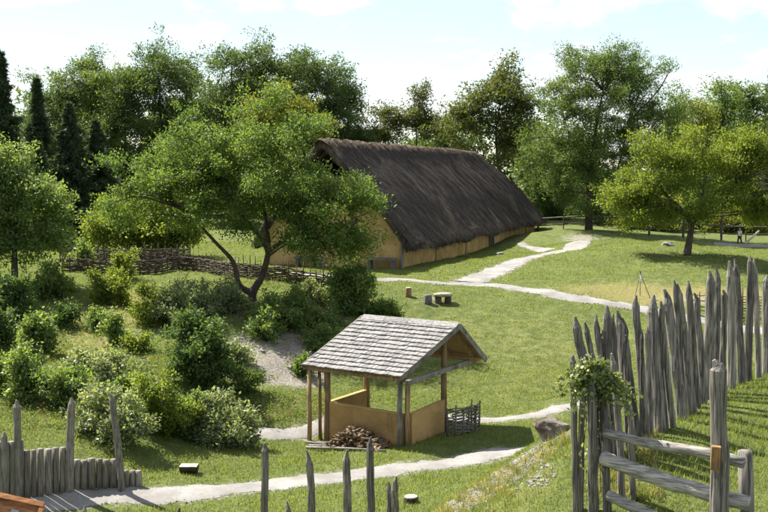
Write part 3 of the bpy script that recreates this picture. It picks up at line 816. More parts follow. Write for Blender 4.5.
        me = bb.mesh('shingle'); me.materials.append(M['shingle']); variants.append(me)
    rows = 13; exp_ = (sl - .06) / rows
    for r in range(rows):
        s = (r * exp_ - .05) / sl
        u = -.04 - (.08 if r % 2 else 0)
        while u < LR - .03:
            uu = max(u, -.05)
            q = T(*FR(min(uu, LR - .16), s)) + nrm * .004
            k = rn.randrange(6)
            o = bpy.data.objects.new('shingle', variants[k]); COL.objects.link(o); o.parent = root
            o.location = Vector(q - base) + Vector(nrm) * rn.uniform(0, .003) + Vector(sdir_) * rn.uniform(-.014, .014)
            u += .162 + rn.uniform(-.003, .006)
    # rear slope courses, out of sight from the front
    bb = MB(); rs = np.array(T(*RR(0, 1))) - np.array(T(*RR(0, 0))); rl = np.linalg.norm(rs); rd = rs / rl
    rnm = unit(np.cross(R_, rd)); rnm = rnm if rnm[2] > 0 else -rnm
    for r in range(9):
        u = 0.
        while u < LR - .1:
            s0 = r / 9.; q = T(*RR(u, s0)); wdt = .19
            pts = [q + across * a_ + rd * (b_ * .27) + rnm * (.008 + .03 * b_ + c_) for c_ in (0, .018) for a_, b_ in ((0, 0), (wdt, 0), (wdt, 1), (0, 1))]
            bb.add(pts, [(0, 3, 2, 1), (4, 5, 6, 7), (0, 1, 5, 4), (1, 2, 6, 5), (2, 3, 7, 6), (3, 0, 4, 7)]); u += .2
    part('rear_shingles', bb, 'shingle', kind='stuff')
    for k in range(4):
        a = T(*FR(LR * k / 4 - .03, 1.0)); b_ = T(*FR(LR * (k + 1) / 4 - .045, 1.0))
        off = -sdir_ * .1 + nrm * .055
        part('ridge_board', MB().beam(a + off, b_ + off, .27, .025, nrm), 'shingle')
    # firewood heap leaning on the front wall
    fb = T(-1.5, -.45, 0); fb[2] = h1(fb[0], fb[1])
    fw = thing('firewood_heap', fb, 'heap of split brown firewood logs against the front wall of the shelter', 'firewood')
    rn = random.Random(5); ms = []
    for k in range(7):
        ln = .26 + .03 * (k % 4); r = .035 + .008 * (k % 3)
        b2 = MB().tube([(0, -ln / 2, 0), (0, ln / 2, 0)], [r, r * .92], 6 if k % 2 else 5, True, .22, rn); me = b2.mesh('log'); me.materials.append(M['log_end']); ms.append(me)
    for i in range(210):
        g = rn.uniform(-1, 1); hh = .70 * (1 - abs(g + .05) ** 1.5) * rn.random() ** .7
        ww = rn.uniform(-.42, .30) * (1 - hh / .9)
        q = T(-1.42 + g * 1.05, -.5 + ww, 0); zz = h1(q[0], q[1]) + .04 + hh * (1 - max(0, -ww) * 1.1)
        o = bpy.data.objects.new('log', ms[rn.randrange(7)]); COL.objects.link(o); o.parent = fw
        o.location = Vector((q[0], q[1], zz)) - Vector(fb); o.rotation_euler = (rn.uniform(-.4, .4), rn.uniform(-.4, .4), rn.uniform(0, 3.14))
    # pale poles edging the heap
    for k, (g0, g1, w) in enumerate(((-3.0, -.1, -.95), (-3.0, -1.6, -.78), (-3.25, -2.1, -.62), (-2.9, -1.9, -.5))):
        a, b_ = T(g0, w, 0), T(g1, w + .05 * (k % 2), 0); a[2] = h1(a[0], a[1]) + .05 + .03 * k; b_[2] = h1(b_[0], b_[1]) + .05 + .03 * k
        obj('pole', MB().tube([Vector(q) - Vector(a) for q in (a, (a + b_) / 2 + np.array((0, 0, .015)), b_)], [.045, .042, .036], 7).mesh('pole', True), M['pale_wood'], a,
            label='longest pale peeled pole edging the whole front of the firewood heap' if k == 0 else 'short pale peeled pole lying on the grass before the firewood heap', cat='pole', group='poles before the firewood')
    return T
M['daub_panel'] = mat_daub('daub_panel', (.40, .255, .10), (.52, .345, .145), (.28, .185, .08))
SH = shelter()

# ------------------------------------------------------------------ wattle fences
def wattle(label, line, hs, hr, nrods, seed, step=.45, mat='dark_wood', rod='dark_wood', rr=.022, name='wattle_fence'):
    rn = random.Random(seed); q = smooth_line(line, .15)
    dist = np.r_[0, np.cumsum(np.linalg.norm(np.diff(q, axis=0), axis=1))]
    base = np.array((*q[len(q) // 2], 0)); base[2] = h1(base[0], base[1])
    root = thing(name, base, label, 'fence')
    n = int(dist[-1] / step)
    for i in range(n + 1):
        s = dist[-1] * i / n; x, y = np.interp(s, dist, q[:, 0]), np.interp(s, dist, q[:, 1]); z = h1(x, y)
        top = hs * rn.uniform(.85, 1.18)
        lx, ly = rn.uniform(-.05, .05), rn.uniform(-.05, .05)
        b = MB().tube([(0, 0, -.15), (lx * .5, ly * .5, top * .5), (lx, ly, top)], [.036, .034, .02], 6)
        obj('stake', b.mesh('stake', True), M[mat], (x, y, z), parent=root)
    for r in range(nrods):
        zz = .06 + (hr - .06) * r / max(1, nrods - 1); pts = []
        m_ = n * 2
        t0, t1 = (0, dist[-1]) if rn.random() < .6 else (rn.uniform(0, .15) * dist[-1], dist[-1] * rn.uniform(.8, 1))
        for i in range(m_ + 1):
            s = t0 + (t1 - t0) * i / m_; x, y = np.interp(s, dist, q[:, 0]), np.interp(s, dist, q[:, 1])
            x2, y2 = np.interp(s + .1, dist, q[:, 0]), np.interp(s + .1, dist, q[:, 1]); x1, y1 = np.interp(s - .1, dist, q[:, 0]), np.interp(s - .1, dist, q[:, 1])
            tx, ty = x2 - x1, y2 - y1; l = math.hypot(tx, ty) + 1e-9
            a = .04 * math.sin(s / step * math.pi + r * math.pi) + rn.uniform(-.015, .015)
            pts.append(np.array((x - ty / l * a, y + tx / l * a, h1(x, y) + zz + rn.uniform(-.03, .03))))
        b = MB().tube([p - base for p in pts], [rr * rn.uniform(.8, 1.2)] * len(pts), 5, True)
        obj('woven_rod', b.mesh('woven_rod', True), M[rod], base, parent=root)
wattle('long dark woven wattle fence along the top of the shrubby bank', pl([(62,272),(90,273),(122,276),(155,274),(190,271),(245,278),(300,286),(338,294)], 36), 1.05, .72, 15, 1, rr=.03)
wattle('dark wattle fence behind the long one, under the low lime green shrub', pl([(60,263),(120,264),(190,261)], 40), 1.05, .8, 15, 2, mat='dark_wood', rr=.03)
sh_a, sh_b = SH(.25, 2.6, 0), SH(1.35, 3.0, 0)
wattle('short grey wattle hurdle beside the shelter', pl([(447,437),(462,435.5),(479,431)], 26), .95, .85, 17, 3, step=.24, mat='grey_wood', rod='grey_wood', rr=.024, name='wattle_hurdle')
wattle('low dark wattle edging along the upper path beyond the palisade', [tuple(hit(690,316,36)[:2]), tuple(hit(725,321,36)[:2]), (16.6, 46.5), (22, 44.8)], 1.25, .95, 8, 4, mat='dark_wood')

# ------------------------------------------------------------------ sharpened stakes
def stake_mesh(vec, r, seed, n=11, bend=.03, tip=.12, flat=False):
    rn = random.Random(seed); Ln = Vector(vec).length; pts = []; rad = []
    ax = rn.uniform(-bend, bend), rn.uniform(-bend, bend)
    ks = [-.25 / Ln, 0, .12, .25, .38, .5, .62, .74, .84, 1 - tip, 1 - tip * .55, 1]
    ph = rn.uniform(0, 6); tipo = Vector((rn.uniform(-.5, .5) * r, rn.uniform(-.5, .5) * r, 0))
    for s in ks:
        o = Vector((ax[0] * math.sin(s * 3.1 + ph) + rn.uniform(-.006, .006), ax[1] * math.sin(s * 3.6 + ph) + rn.uniform(-.006, .006), 0))
        if s > .99: o = o + tipo
        pts.append(Vector(vec) * s + o)
        t = 1.06 - .16 * s
        if s > 1 - tip - 1e-6: t *= {0: 1.0, 1: .66, 2: .24}[0 if s < 1 - tip * .9 else (1 if s < .99 else 2)]
        rad.append(r * t * (1 + rn.uniform(-.04, .04)))
    return MB().tube(pts, rad, n, True, .06, rn).mesh('stake', False)
def palisade(label, rows, name, mats, seed, d_fn=None, d0=6):
    pb = [hit(r[2], r[3], d0) if d_fn is None else None for r in rows]
    bs = []
    for r, b in zip(rows, pb):
        if b is None:
            d = d_fn(r); q = P(r[2], r[3], d); b = np.array((q[0], q[1], h1(q[0], q[1])))
        else: b = np.array((b[0], b[1], h1(b[0], b[1])))
        bs.append(b)
    base = np.mean(bs, 0); base[2] = min(b[2] for b in bs)
    root = thing(name, base, label, 'palisade')
    for i, (r, b) in enumerate(zip(rows, bs)):
        xt, yt, xb, yb, wpx = r[:5]
        d = b[1]; top = P(xt, yt, d + .1 * math.sin(i * 2.2))
        m = stake_mesh(top - b, wpx * (.375 + .075 * math.sin(i * 3.7)) * mpp(d), seed + i, n=9, bend=r[5] if len(r) > 5 else .022, tip=min(.16, (.8 + .5 * abs(math.sin(i * 5.1))) * wpx * mpp(d) / np.linalg.norm(top - b)))
        obj('stake', m, M[mats[i % len(mats)]], b, parent=root)
    return root
right = [(576,317,603,468,14),(595,314,612,462,11),(605.5,306,618,457,11),(610,314,622,455,14),(617,310,634,450,11),(632.7,295,648,440,12),(646.5,327,651,437,9),(653,295,660,432,14),(662.6,301,672,428,11),
 (666,289,682,421,12),(673,280,686,417,10),(676,283.5,694,413,11),(688,281,697,408,10),(698,293,702,404,11),(711,270,707,400,11),(719,267,712,398,11),(724,290,724,393,8),(730,261,732,389,12),(736,259,741,385,12),
 (748.6,256.5,750,381,9),(754,258,759,378,10),(765,275,768,375,12),(774,262,775,373,11),(783,268,786,371,11),(795,258,797,369,12),(640,330,643,442,7),(684,330,690,415,7),(586,322,607,465,10),(624,318,640,446,10),(601,330,616,460,9),(658,318,666,430,9),(626,335,630,452,8)]
palisade('weathered grey palisade of closely set sharpened stakes on the grassy mound', right, 'palisade', ['grey_wood', 'grey_wood', 'pale_wood'], 100)
front = [(574.5,355,574,512,9),(582,357,581,514,9),(591,372,594,520,12),(612.5,353,622,505,12),(603,392,608,518,10),(628,400,634,500,9)]
palisade('short cluster of grey stakes wrapped in ivy at the corner of the palisade', front, 'palisade_corner', ['grey_wood', 'pale_wood'], 140)
low = [(265,443,266,545,11),(307,450,312,548,12,.06),(347,450,349,548,10),(370.5,437,371,550,14),(388.5,481,389,550,7),(395,476,395,552,11),(287,502,287,552,12),(178,508,178,560,11),(83,506,83,570,12),(134,520,134,565,11),(225,516,226,560,11)]
palisade('row of weathered pointed stakes on the slope below, tops well apart', low, 'stake_row', ['grey_wood', 'grey_wood', 'pale_wood'], 170, d_fn=lambda r: 12.5)

# ------------------------------------------------------------------ rail barrier in front of the palisade
def rails():
    pT = P(721, 500, 8.9); pT[2] = h1(pT[0], pT[1])
    root = thing('rail_fence', pT, 'rail fence of three stripped logs between a tall pointed post and a short post', 'fence')
    top = P(718, 360, 8.9)
    obj('tall_post', stake_mesh(top - pT, .077, 7, 14, .02, .05), M['grey_wood'], pT, parent=root)
    q = P(748, 512, 9.15); q[2] = h1(q[0], q[1]); tp = P(745, 451, 9.15)
    b = MB().tube([Vector((0, 0, -.2)), Vector(tp - q) * .5, Vector(tp - q)], [.068, .066, .064], 12, True, .04, random.Random(2))
    obj('short_post', b.mesh('short_post', True), M['grey_wood'], q, parent=root)
    rn = random.Random(31)
    for (a, da, c, dc, w0, w1, mat) in (((605,431), 9.75, (744,464), 8.99, 10, 12, 'pale_wood'), ((603,459), 9.7, (749,506), 8.98, 15, 16, 'pale_wood'), ((609,493), 9.65, (740,562), 8.98, 11, 13, 'pale_wood')):
        A, B_ = P(*a, da), P(*c, dc); pts = []; rad = []
        for k in range(9):
            s = k / 8; pts.append(Vector((A + (B_ - A) * s + np.array((0, 0, .018 * math.sin(s * 5 + w0) + rn.uniform(-.008, .008)))) - pT)); rad.append((w0 + (w1 - w0) * s) / 2 * mpp(9.3) * rn.uniform(.93, 1.07))
        pts = [pts[0] + (pts[0] - pts[1]).normalized() * .02] + pts; rad = [rad[0] * .75] + rad
        obj('rail', MB().tube(pts, rad, 12, True, .05, rn).mesh('rail', True), M['rail_wood'], pT, parent=root)
    bc = P(715.5, 458, 8.79)
    bx = thing('waymark_box', bc, 'small brown wooden box fixed to the tall pointed post', 'box')
    obj('case', MB().box((0, 0, 0), (.075, .05, .205), Euler((0, .03, -.25)).to_matrix()).mesh('case'), M['box_wood'], bc, parent=bx)
    rt = Euler((0, .03, -.25)).to_matrix()
    f = MB()
    for s in (-1, 1): f.box(rt @ Vector((s * .031, -.0285, 0)), (.012, .012, .20), rt)
    for s in (-1, 1): f.box(rt @ Vector((0, -.0275, s * .094)), (.05, .01, .013), rt)
    obj('rim', f.mesh('rim'), M['box_wood'], bc, parent=bx)
    hole = MB().tube([rt @ Vector((0, -.0245, -.055)), rt @ Vector((0, -.0285, -.055))], [.016, .016], 12)
    obj('lens', hole.mesh('lens'), M['metal'], bc, parent=bx)
M['rail_wood'] = mat_wood('rail_wood', (.12, .11, .098), (.42, .395, .355), (.7, 1.2, 9), 6)
M['box_wood'] = mat_wood('box_wood', (.20, .11, .045), (.36, .21, .09), (5, 5, 1), 6)
rails()

# ------------------------------------------------------------------ log revetment by the front path
def revetment():
    base = hit(70, 489, 20); base = np.array((base[0], base[1], h1(base[0], base[1])))
    root = thing('log_revetment', base, 'retaining wall of upright grey logs with tall pointed posts beside the front path', 'retaining wall')
    rn = random.Random(6)
    def bot(x): return np.interp(x, [-30, 0, 30, 72, 100, 136], [507, 503, 499, 490, 488, 486.5])
    x = -26.; k = 0
    while x < 136:
        w = rn.uniform(5.6, 8.6)
        xc = x + w / 2
        top = 441 if xc < 20 else (450 - (xc - 22) * .07 if xc < 69 else (459.5 if xc < 117 else 470))
        b = hit(xc, bot(xc), 20); b = np.array((b[0], b[1], h1(b[0], b[1]))); tp = P(xc + rn.uniform(-.6, .6), top + rn.uniform(-1.2, 1.2), b[1] + .03)
        r = w / 2 * mpp(b[1]) * 1.02
        v = Vector(tp - b)
        bb = MB().tube([Vector((0, 0, -.2)), v * .3 + Vector((0, .012, 0)), v * .7, v], [r, r, r * .97, r * .93], 9, True, .06, rn)
        obj('log', bb.mesh('log', True), M['log_wood' if rn.random() < .75 else 'dark_grey'], b, parent=root)
        x += w * .985
    for (xt, yt, xb, yb, w, bend) in ((3.5,432,5,502,7,.03),(16.5,400,20,499,8,.04),(72,398,70.5,490.5,8.5,.02),(113.5,394,121,488.5,7,.07)):
        b = hit(xb, yb, 20); b = np.array((b[0], b[1] - .12, h1(b[0], b[1] - .12))); tp = P(xt, yt, b[1])
        obj('tall_post', stake_mesh(tp - b, w / 2 * mpp(b[1]), int(xt), 10, bend, .07), M['log_wood'], b, parent=root)
M['log_wood'] = mat_wood('log_wood', (.085, .074, .062), (.33, .30, .26))
M['dark_grey'] = mat_wood('dark_grey_wood', (.075, .066, .057), (.22, .195, .17))
revetment()

# ------------------------------------------------------------------ stumps, boulder, board, tripod
def stump(label, px, py, w_px, h_px, d0, name='stump', grp=None, cut='cut_wood', side='bark', tilt=0.):
    b = hit(px, py, d0); b = np.array((b[0], b[1], h1(b[0], b[1]))); s = mpp(b[1]); r = w_px / 2 * s; hh = h_px * s
    root = thing(name, b, label, 'stump', grp); rn = random.Random(int(px))
    bb = MB().tube([(0, 0, -.1), (0, 0, hh * .15), (0, 0, hh * .9), (0, 0, hh)], [r * 1.12, r * 1.03, r * .98, r * .95], 14, True, .05, rn)
    obj('trunk', bb.mesh('stump', True), M[side], b, rot=(0, tilt, 0), parent=root)
    tp = MB().tube([(0, 0, hh + .001), (0, 0, hh + .02)], [r * .93, r * .88], 14, True, .03, rn)
    obj('cut_top', tp.mesh('cut_top'), M[cut], b, rot=(0, tilt, 0), parent=root)
stump('low cut stump with a pale top on the grass below the rubble slope', 411, 503, 15, 6, 15)
stump('upright log seat with a pale cut top by the upper path', 408.5, 297, 6, 9, 36, 'stump', side='warm_wood')
stump('short dark weathered stump beside the slab seat', 428, 303.5, 8, 8.5, 36, 'stump', side='grey_wood', cut='grey_wood')
def slab_seat():
    b = hit(443, 303, 36); b = np.array((b[0], b[1], h1(b[0], b[1]))); s = mpp(b[1])
    root = thing('slab_seat', b, 'thick pale wooden slab seat resting on two dark blocks', 'seat')
    rn = random.Random(3)
    obj('slab', MB().tube([(-9 * s, 0, .36), (-3 * s, 0, .38), (4 * s, .02, .38), (9 * s, 0, .36)], [.19, .24, .25, .2], 9, True, .12, rn).mesh('slab', True), M['cut_wood'], b, parent=root)
    for v_ in root.children[0].data.vertices: v_.co.z = .36 + (v_.co.z - .37) * .42
    for x in (-5, 5):
        obj('block', MB().tube([(x * s, 0, -.1), (x * s, 0, .26)], [.17, .15], 9, True, .1, rn).mesh('block'), M['dark_wood'], b, parent=root)
slab_seat()
def half_log():
    b = hit(189, 473, 22); b = np.array((b[0], b[1], h1(b[0], b[1]))); s = mpp(b[1])
    root = thing('half_log', b, 'short split log lying on the grass above the front path', 'log')
    rn = random.Random(9)
    vs = []; fs = []; n = 9; Lg = 9 * s
    for k, x in enumerate((-Lg, -Lg * .3, Lg * .4, Lg)):
        for j in range(n):
            a = math.pi * j / (n - 1) + math.pi; vs.append((x, math.cos(a) * .17 * rn.uniform(.95, 1.05), .19 + math.sin(a) * .18 * rn.uniform(.95, 1.05)))
    for k in range(3):
        for j in range(n - 1): fs.append((k * n + j, k * n + j + 1, (k + 1) * n + j + 1, (k + 1) * n + j))
    fs += [tuple(range(n))[::-1], tuple(range(3 * n, 4 * n))]
    obj('bark_side', MB().add(vs, fs).mesh('half_log', True), M['dark_wood'], b, parent=root)
    obj('split_face', MB().box((0, 0, .2), (Lg * 1.96, .33, .02)).mesh('split_face'), M['cut_wood'], b, parent=root)
half_log()
def rock_mesh(r, seed, n1=10, n2=7, flat=.7):
    rn = np.random.default_rng(seed); vs = [(0, 0, r * flat * .72)]; ph = rn.uniform(0, 6, 6)
    fs = []
    for i in range(1, n2):
        th = math.pi * i / n2
        for j in range(n1):
            a = 2 * math.pi * j / n1; d = np.array((math.sin(th) * math.cos(a), math.sin(th) * math.sin(a), math.cos(th)))
            k = 1 + .22 * math.sin(d[0] * 3 + ph[0]) * math.cos(d[1] * 3 + ph[1]) + .14 * math.sin(d[2] * 5 + ph[2] + d[0] * 4) + rn.normal(0, .06)
            q = d * r * k; vs.append((q[0], q[1] * .8, max(-.5 * r, min(q[2] * flat, r * flat * .72))))
    vs.append((0, 0, -.5 * r))
    for j in range(n1): fs.append((0, 1 + j, 1 + (j + 1) % n1))
    for i in range(n2 - 2):
        for j in range(n1): fs.append((1 + i * n1 + j, 1 + (i + 1) * n1 + j, 1 + (i + 1) * n1 + (j + 1) % n1, 1 + i * n1 + (j + 1) % n1))
    e = len(vs) - 1; s0 = 1 + (n2 - 2) * n1
    for j in range(n1): fs.append((s0 + j, e, s0 + (j + 1) % n1))
    return MB().add(vs, fs).mesh('rock')
bm = rock_mesh(1., 11, 18, 12, .6)
for v_ in bm.vertices:
    k_ = min(1, max(0, (v_.co.z + .5) / .8)); k_ = .68 + .32 * k_ * k_ * (3 - 2 * k_); v_.co.x *= k_; v_.co.y *= k_
bq = hit(552, 437, 6); bz = np.array((bq[0], bq[1], h1(bq[0], bq[1])))
for v_ in bm.vertices:
    v_.co *= 17.5 * mpp(bq[1]); v_.co.z *= 1.5
obj('boulder', bm, M['boulder'], bz + np.array((0, 0, .08)), rot=(.05, .08, .3),
    label='brown flat topped boulder at the crest of the mound slope', cat='boulder')
# rubble on the slope
rng = np.random.default_rng(17); V = []; Fc = []
lib = [rock_mesh(1., s, 6, 4, .75) for s in range(5)]
libv = [np.array([v.co[:] for v in m.vertices]) for m in lib]; libf = [[tuple(p.vertices) for p in m.polygons] for m in lib]
cl = [(547,445),(545,448),(528,460),(517,465),(515,468),(494,482),(492,484),(478,490),(470,494),(455,504),(505,480),(480,500),(462,507),(530,478),(540,466),(476,492),(484,488)]
nb = 0
for i in range(2300):
    c = cl[int(rng.integers(len(cl)))]; q = hit(c[0] + rng.normal(0, 8), c[1] + 3 + rng.normal(0, 5), 6)
    if q[1] > 22: continue
    r = .008 + .034 * rng.random() ** 3; k = int(rng.integers(5)); a = rng.uniform(0, 6.28); R3 = np.array(((math.cos(a), -math.sin(a), 0), (math.sin(a), math.cos(a), 0), (0, 0, 1)))
    v = (libv[k] * r * np.array((1, 1, .6))) @ R3.T + np.array((q[0], q[1], h1(q[0], q[1]) + r * .2)); off = len(V); V += v.tolist(); Fc += [tuple(x + off for x in f) for f in libf[k]]
mb = MB(); mb.v = V; mb.f = Fc
obj('rubble', mb.mesh('rubble'), M['stone'], label='loose pale chalk rubble spilling down the mound slope', cat='rubble', kind='stuff')
for i, (px, py, r) in enumerate([(538,449,.05),(519,463,.045),(492,481,.05),(470,492,.045),(455,505,.05),(507,473,.04),(558,440,.045),(484,488,.04),(540,462,.05),(578,447,.045)]):
    q = hit(px, py, 6); obj('stone', rock_mesh(r, 30 + i, 9, 6, .65), M['stone'], (q[0], q[1], h1(q[0], q[1]) + r * .15), rot=(0, 0, i * 1.3),
        label='pale chalk stone lying on the grassy mound slope', cat='stone', group='stones on the mound slope')
for i, (px, py, r) in enumerate([(668,246,.45),(500,254.5,.28),(345,322,.12),(277,342,.16),(262,352,.14),(290,368,.15)]):
    q = hit(px, py, 24); labs = ['flat pale stone on the hillock left of the round lime tree trunk', 'small pale stone on the verge beside the longhouse path'] + ['pale stone in the bare soil of the bank'] * 4
    obj('stone', rock_mesh(r, 60 + i, 9, 6, .6), M['stone'], (q[0], q[1], h1(q[0], q[1]) + r * .1), label=labs[i], cat='stone', group='stones in the bank' if i > 1 else None)
def board():
    c = P(18, 503, 9.6); gz = h1(c[0], c[1])
    root = thing('information_board', (c[0], c[1] + .1, gz), 'tilted orange brown wooden board with a dark metal plate at the slope foot', 'board')
    rt = Euler((math.radians(42), math.radians(14), math.radians(4))).to_matrix()
    cc = c - np.array((.06, 0, .17))
    obj('panel', MB().box((0, 0, 0), (.42, .42, .05), rt).mesh('panel'), M['brown_board'], cc, parent=root)
    obj('frame', MB().box(rt @ Vector((0, .2, .012)), (.46, .05, .09), rt).box(rt @ Vector((-.22, -.02, .012)), (.04, .40, .08), rt).box(rt @ Vector((.22, -.02, .012)), (.04, .40, .08), rt).mesh('frame'), M['brown_board'], cc, parent=root)
    obj('plate', MB().box(rt @ Vector((.0, .06, .032)), (.07, .07, .014), rt).mesh('plate'), M['metal'], cc, parent=root)
    obj('post', MB().tube([(cc[0], cc[1] + .06, gz - .2), (cc[0], cc[1] + .03, cc[2] - .04)], [.06, .055], 8).mesh('post'), M['grey_wood'], (0, 0, 0), parent=root)
board()
def tripod():
    b = hit(641, 298, 36); b = np.array((b[0], b[1], h1(b[0], b[1])))
    root = thing('tripod', b, 'slim dark pole tripod with a pale bundle standing on dry grass', 'tripod')
    top = np.array((-.05, 0, 1.2))
    for x, y in ((-.35, -.1), (.42, -.15), (.05, .4)):
        obj('leg', MB().tube([(x, y, h1(b[0] + x, b[1] + y) - b[2] - .05), top + np.array((-x * .1, -y * .1, .06))], [.018, .014], 6).mesh('leg'), M['grey_wood'], b, parent=root)
    obj('bundle', MB().tube([top + np.array((0, 0, -.42)), top + np.array((.02, 0, -.28)), top + np.array((0, 0, -.12))], [.03, .07, .03], 8, True, .15, random.Random(1)).mesh('bundle'), M['white_cloth'], b, parent=root)
tripod()

# ------------------------------------------------------------------ far fence, leaning bar, child
def far_fence():
    pts = [(538,231,92),(590,233,88),(649,240,84),(683,243,84),(721,246,84),(770,250,84),(830,252,84)]
    ws = []
    for px, py, d in pts:
        q = P(px, py, d); ws.append(np.array((q[0], q[1], h1(q[0], q[1]))))
    root = thing('rail_fence', ws[2], 'dark post and rail fence in front of the far trees', 'fence')
    hts = [1.6, 2.6, 3.0, 2.5, 3.0, 2.8, 2.8]
    for w, h_ in zip(ws, hts):
        obj('post', MB().tube([(0, 0, -.2), (.03, 0, h_)], [.10, .085], 7).mesh('post'), M['dark_wood'], w, parent=root)
    for a, b in zip(ws[:-1], ws[1:]):
        n = max(1, round(np.linalg.norm(b - a) / 2.6))
        for i in range(1, n):
            q = a + (b - a) * i / n; obj('stake', MB().tube([(0, 0, -.2), (0, 0, 1.25)], [.05, .045], 6).mesh('stake'), M['dark_wood'], (q[0], q[1], h1(q[0], q[1])), parent=root)
        for hh in (.55, 1.15):
            obj('rail', MB().tube([a + np.array((0, .08, hh)) - ws[2], b + np.array((0, .08, hh + .05)) - ws[2]], [.055, .05], 6).mesh('rail'), M['grey_wood' if hh > 1 else 'dark_wood'], ws[2], parent=root)
    a = P(745, 247.5, 82.3); a[2] = h1(a[0], a[1]); b = P(759, 231, 83.4)
    obj('leaning_pole', MB().tube([(0, 0, 0), Vector(b - a)], [.09, .08], 7).mesh('leaning_pole'), M['cut_wood'], a, label='pale pole leaning on the far rail fence beside the child', cat='pole')
far_fence()
def skin_body(name, verts, edges, radii, mat, loc, rot, parent, sub=2, root_i=0):
    m = bpy.data.meshes.new(name); m.from_pydata(verts, edges, []); m.update()
    o = obj(name, m, mat, loc, rot, parent)
    sk = o.modifiers.new('skin', 'SKIN')
    if not m.skin_vertices:
        bpy.context.view_layer.objects.active = o
    for v, r in zip(m.skin_vertices[0].data, radii): v.radius = (r, r) if not isinstance(r, tuple) else r
    m.skin_vertices[0].data[root_i].use_root = True
    sk.use_smooth_shade = True
    s = o.modifiers.new('sub', 'SUBSURF'); s.levels = sub; s.render_levels = sub
    return o
def person():
    b = P(739.5, 246.2, 80.4); b = np.array((b[0], b[1], h1(b[0], b[1]) + .03))
    root = thing('person', b, 'child in a white shirt and dark trousers walking by the far fence', 'person')
    h = 1.3 / 1.7
    V_ = [(0,0,.92),(0,0,1.12),(0,0,1.36),(0,.0,1.47),(0,-.01,1.56),(0,-.02,1.66),   # pelvis chest neck head
          (-.17,0,1.38),(-.22,.05,1.12),(-.21,-.04,.90),(-.21,-.09,.82),(.17,0,1.38),(.22,-.05,1.12),(.21,-.16,.92),(.21,-.20,.85),
          (-.09,0,.88),(-.10,-.13,.48),(-.10,-.10,.08),(-.10,-.25,.03),(.09,0,.88),(.10,.08,.48),(.10,.26,.12),(.10,.16,.03),(0,-.01,1.74)]
    E_ = [(0,1),(1,2),(2,3),(3,4),(4,5),(5,22),(2,6),(6,7),(7,8),(8,9),(2,10),(10,11),(11,12),(12,13),(0,14),(14,15),(15,16),(16,17),(0,18),(18,19),(19,20),(20,21)]
    R_ = [.13,.13,.12,.055,.085,.10,.06,.045,.034,.035,.06,.045,.034,.035,.09,.06,.042,.035,.09,.06,.042,.035,.06]
    sc3 = lambda vs: [tuple(q * h for q in v) for v in vs]
    rot = (0, 0, math.radians(-60))
    skin_body('body', sc3(V_), E_, [r * h for r in R_], M['skin'], b, rot, root)
    skin_body('shirt', sc3([V_[0], V_[1], V_[2], V_[6], (-.21,.04,1.2), V_[10], (.21,-.04,1.2)]), [(0,1),(1,2),(2,3),(3,4),(2,5),(5,6)], [r * h for r in (.155,.155,.14,.08,.07,.08,.07)], M['white_cloth'], b, rot, root, root_i=1)
    skin_body('trousers', sc3([(0,0,.95), V_[14], V_[15], (-.10,-.10,.13), V_[18], V_[19], (.10,.24,.17)]), [(0,1),(1,2),(2,3),(0,4),(4,5),(5,6)], [r * h for r in (.15,.11,.08,.065,.11,.08,.065)], M['dark_cloth'], b, rot, root)
    skin_body('hair', sc3([(0,.02,1.62),(0,.015,1.70),(0,0,1.77)]), [(0,1),(1,2)], [r * h for r in (.09,.115,.07)], M['hair'], b, rot, root)
person()

# ------------------------------------------------------------------ trees
tree('forked_tree', 'broad airy green tree with a low forked dark trunk before the longhouse', 'tree', (253, 304), 46,
     [(205,165,52,42),(262,130,48,34),(232,205,55,36,0),(150,205,40,24,1),(270,165,28,36),(304,188,20,22,-1),(300,205,24,20,-1.5),(330,218,44,36,-1),(345,215,34,30,-1.5),(315,235,34,20,-1.5),(120,215,22,14,1),(250,165,50,40,-1),(190,150,30,24,0),(356,192,18,16,0),(180,180,48,34,1),(350,235,28,22,-1),(280,195,40,34,-.5),(145,180,26,18,0),(372,190,16,12,-.5),(300,225,30,24,-1)],
     LF['fresh'], .26, 4000, 28, .125, .33, 21,
     limbs_px=[([(253,305),(252.5,293),(262,276),(268,252),(267,228),(262,190),(265,140)], .24, .03), ([(252.5,293),(239,285),(233,262),(216,243),(190,215),(165,195)], .17, .03),
               ([(268,252),(280,243),(296,233),(322,215),(345,195)], .12, .025), ([(268,252),(258,234),(235,205),(215,160)], .12, .025), ([(296,233),(330,228),(350,230)], .07, .02), ([(267,228),(290,190),(305,155)], .09, .02)],
     n_twigs=70, shell=.5)
tree('lime_tree', 'rounded bright lime green tree with two crown lobes on the right hillock', 'tree', (688, 253), 60,
     [(655,170,34,36),(640,200,24,26),(742,172,36,36),(705,198,22,14,-1),(768,200,26,26),(672,150,22,20),(735,150,22,20),(620,200,14,20),(765,155,20,22),(662,205,20,16),(740,205,22,14)],
     LF['lime'], .24, 2700, 28, .142, .34, 33,
     limbs_px=[([(687,253),(690,238),(693,222),(700,205),(705,180)], .26, .05), ([(692,225),(680,208),(662,190),(652,165)], .17, .03), ([(693,222),(715,200),(735,185)], .16, .03)], n_twigs=50)
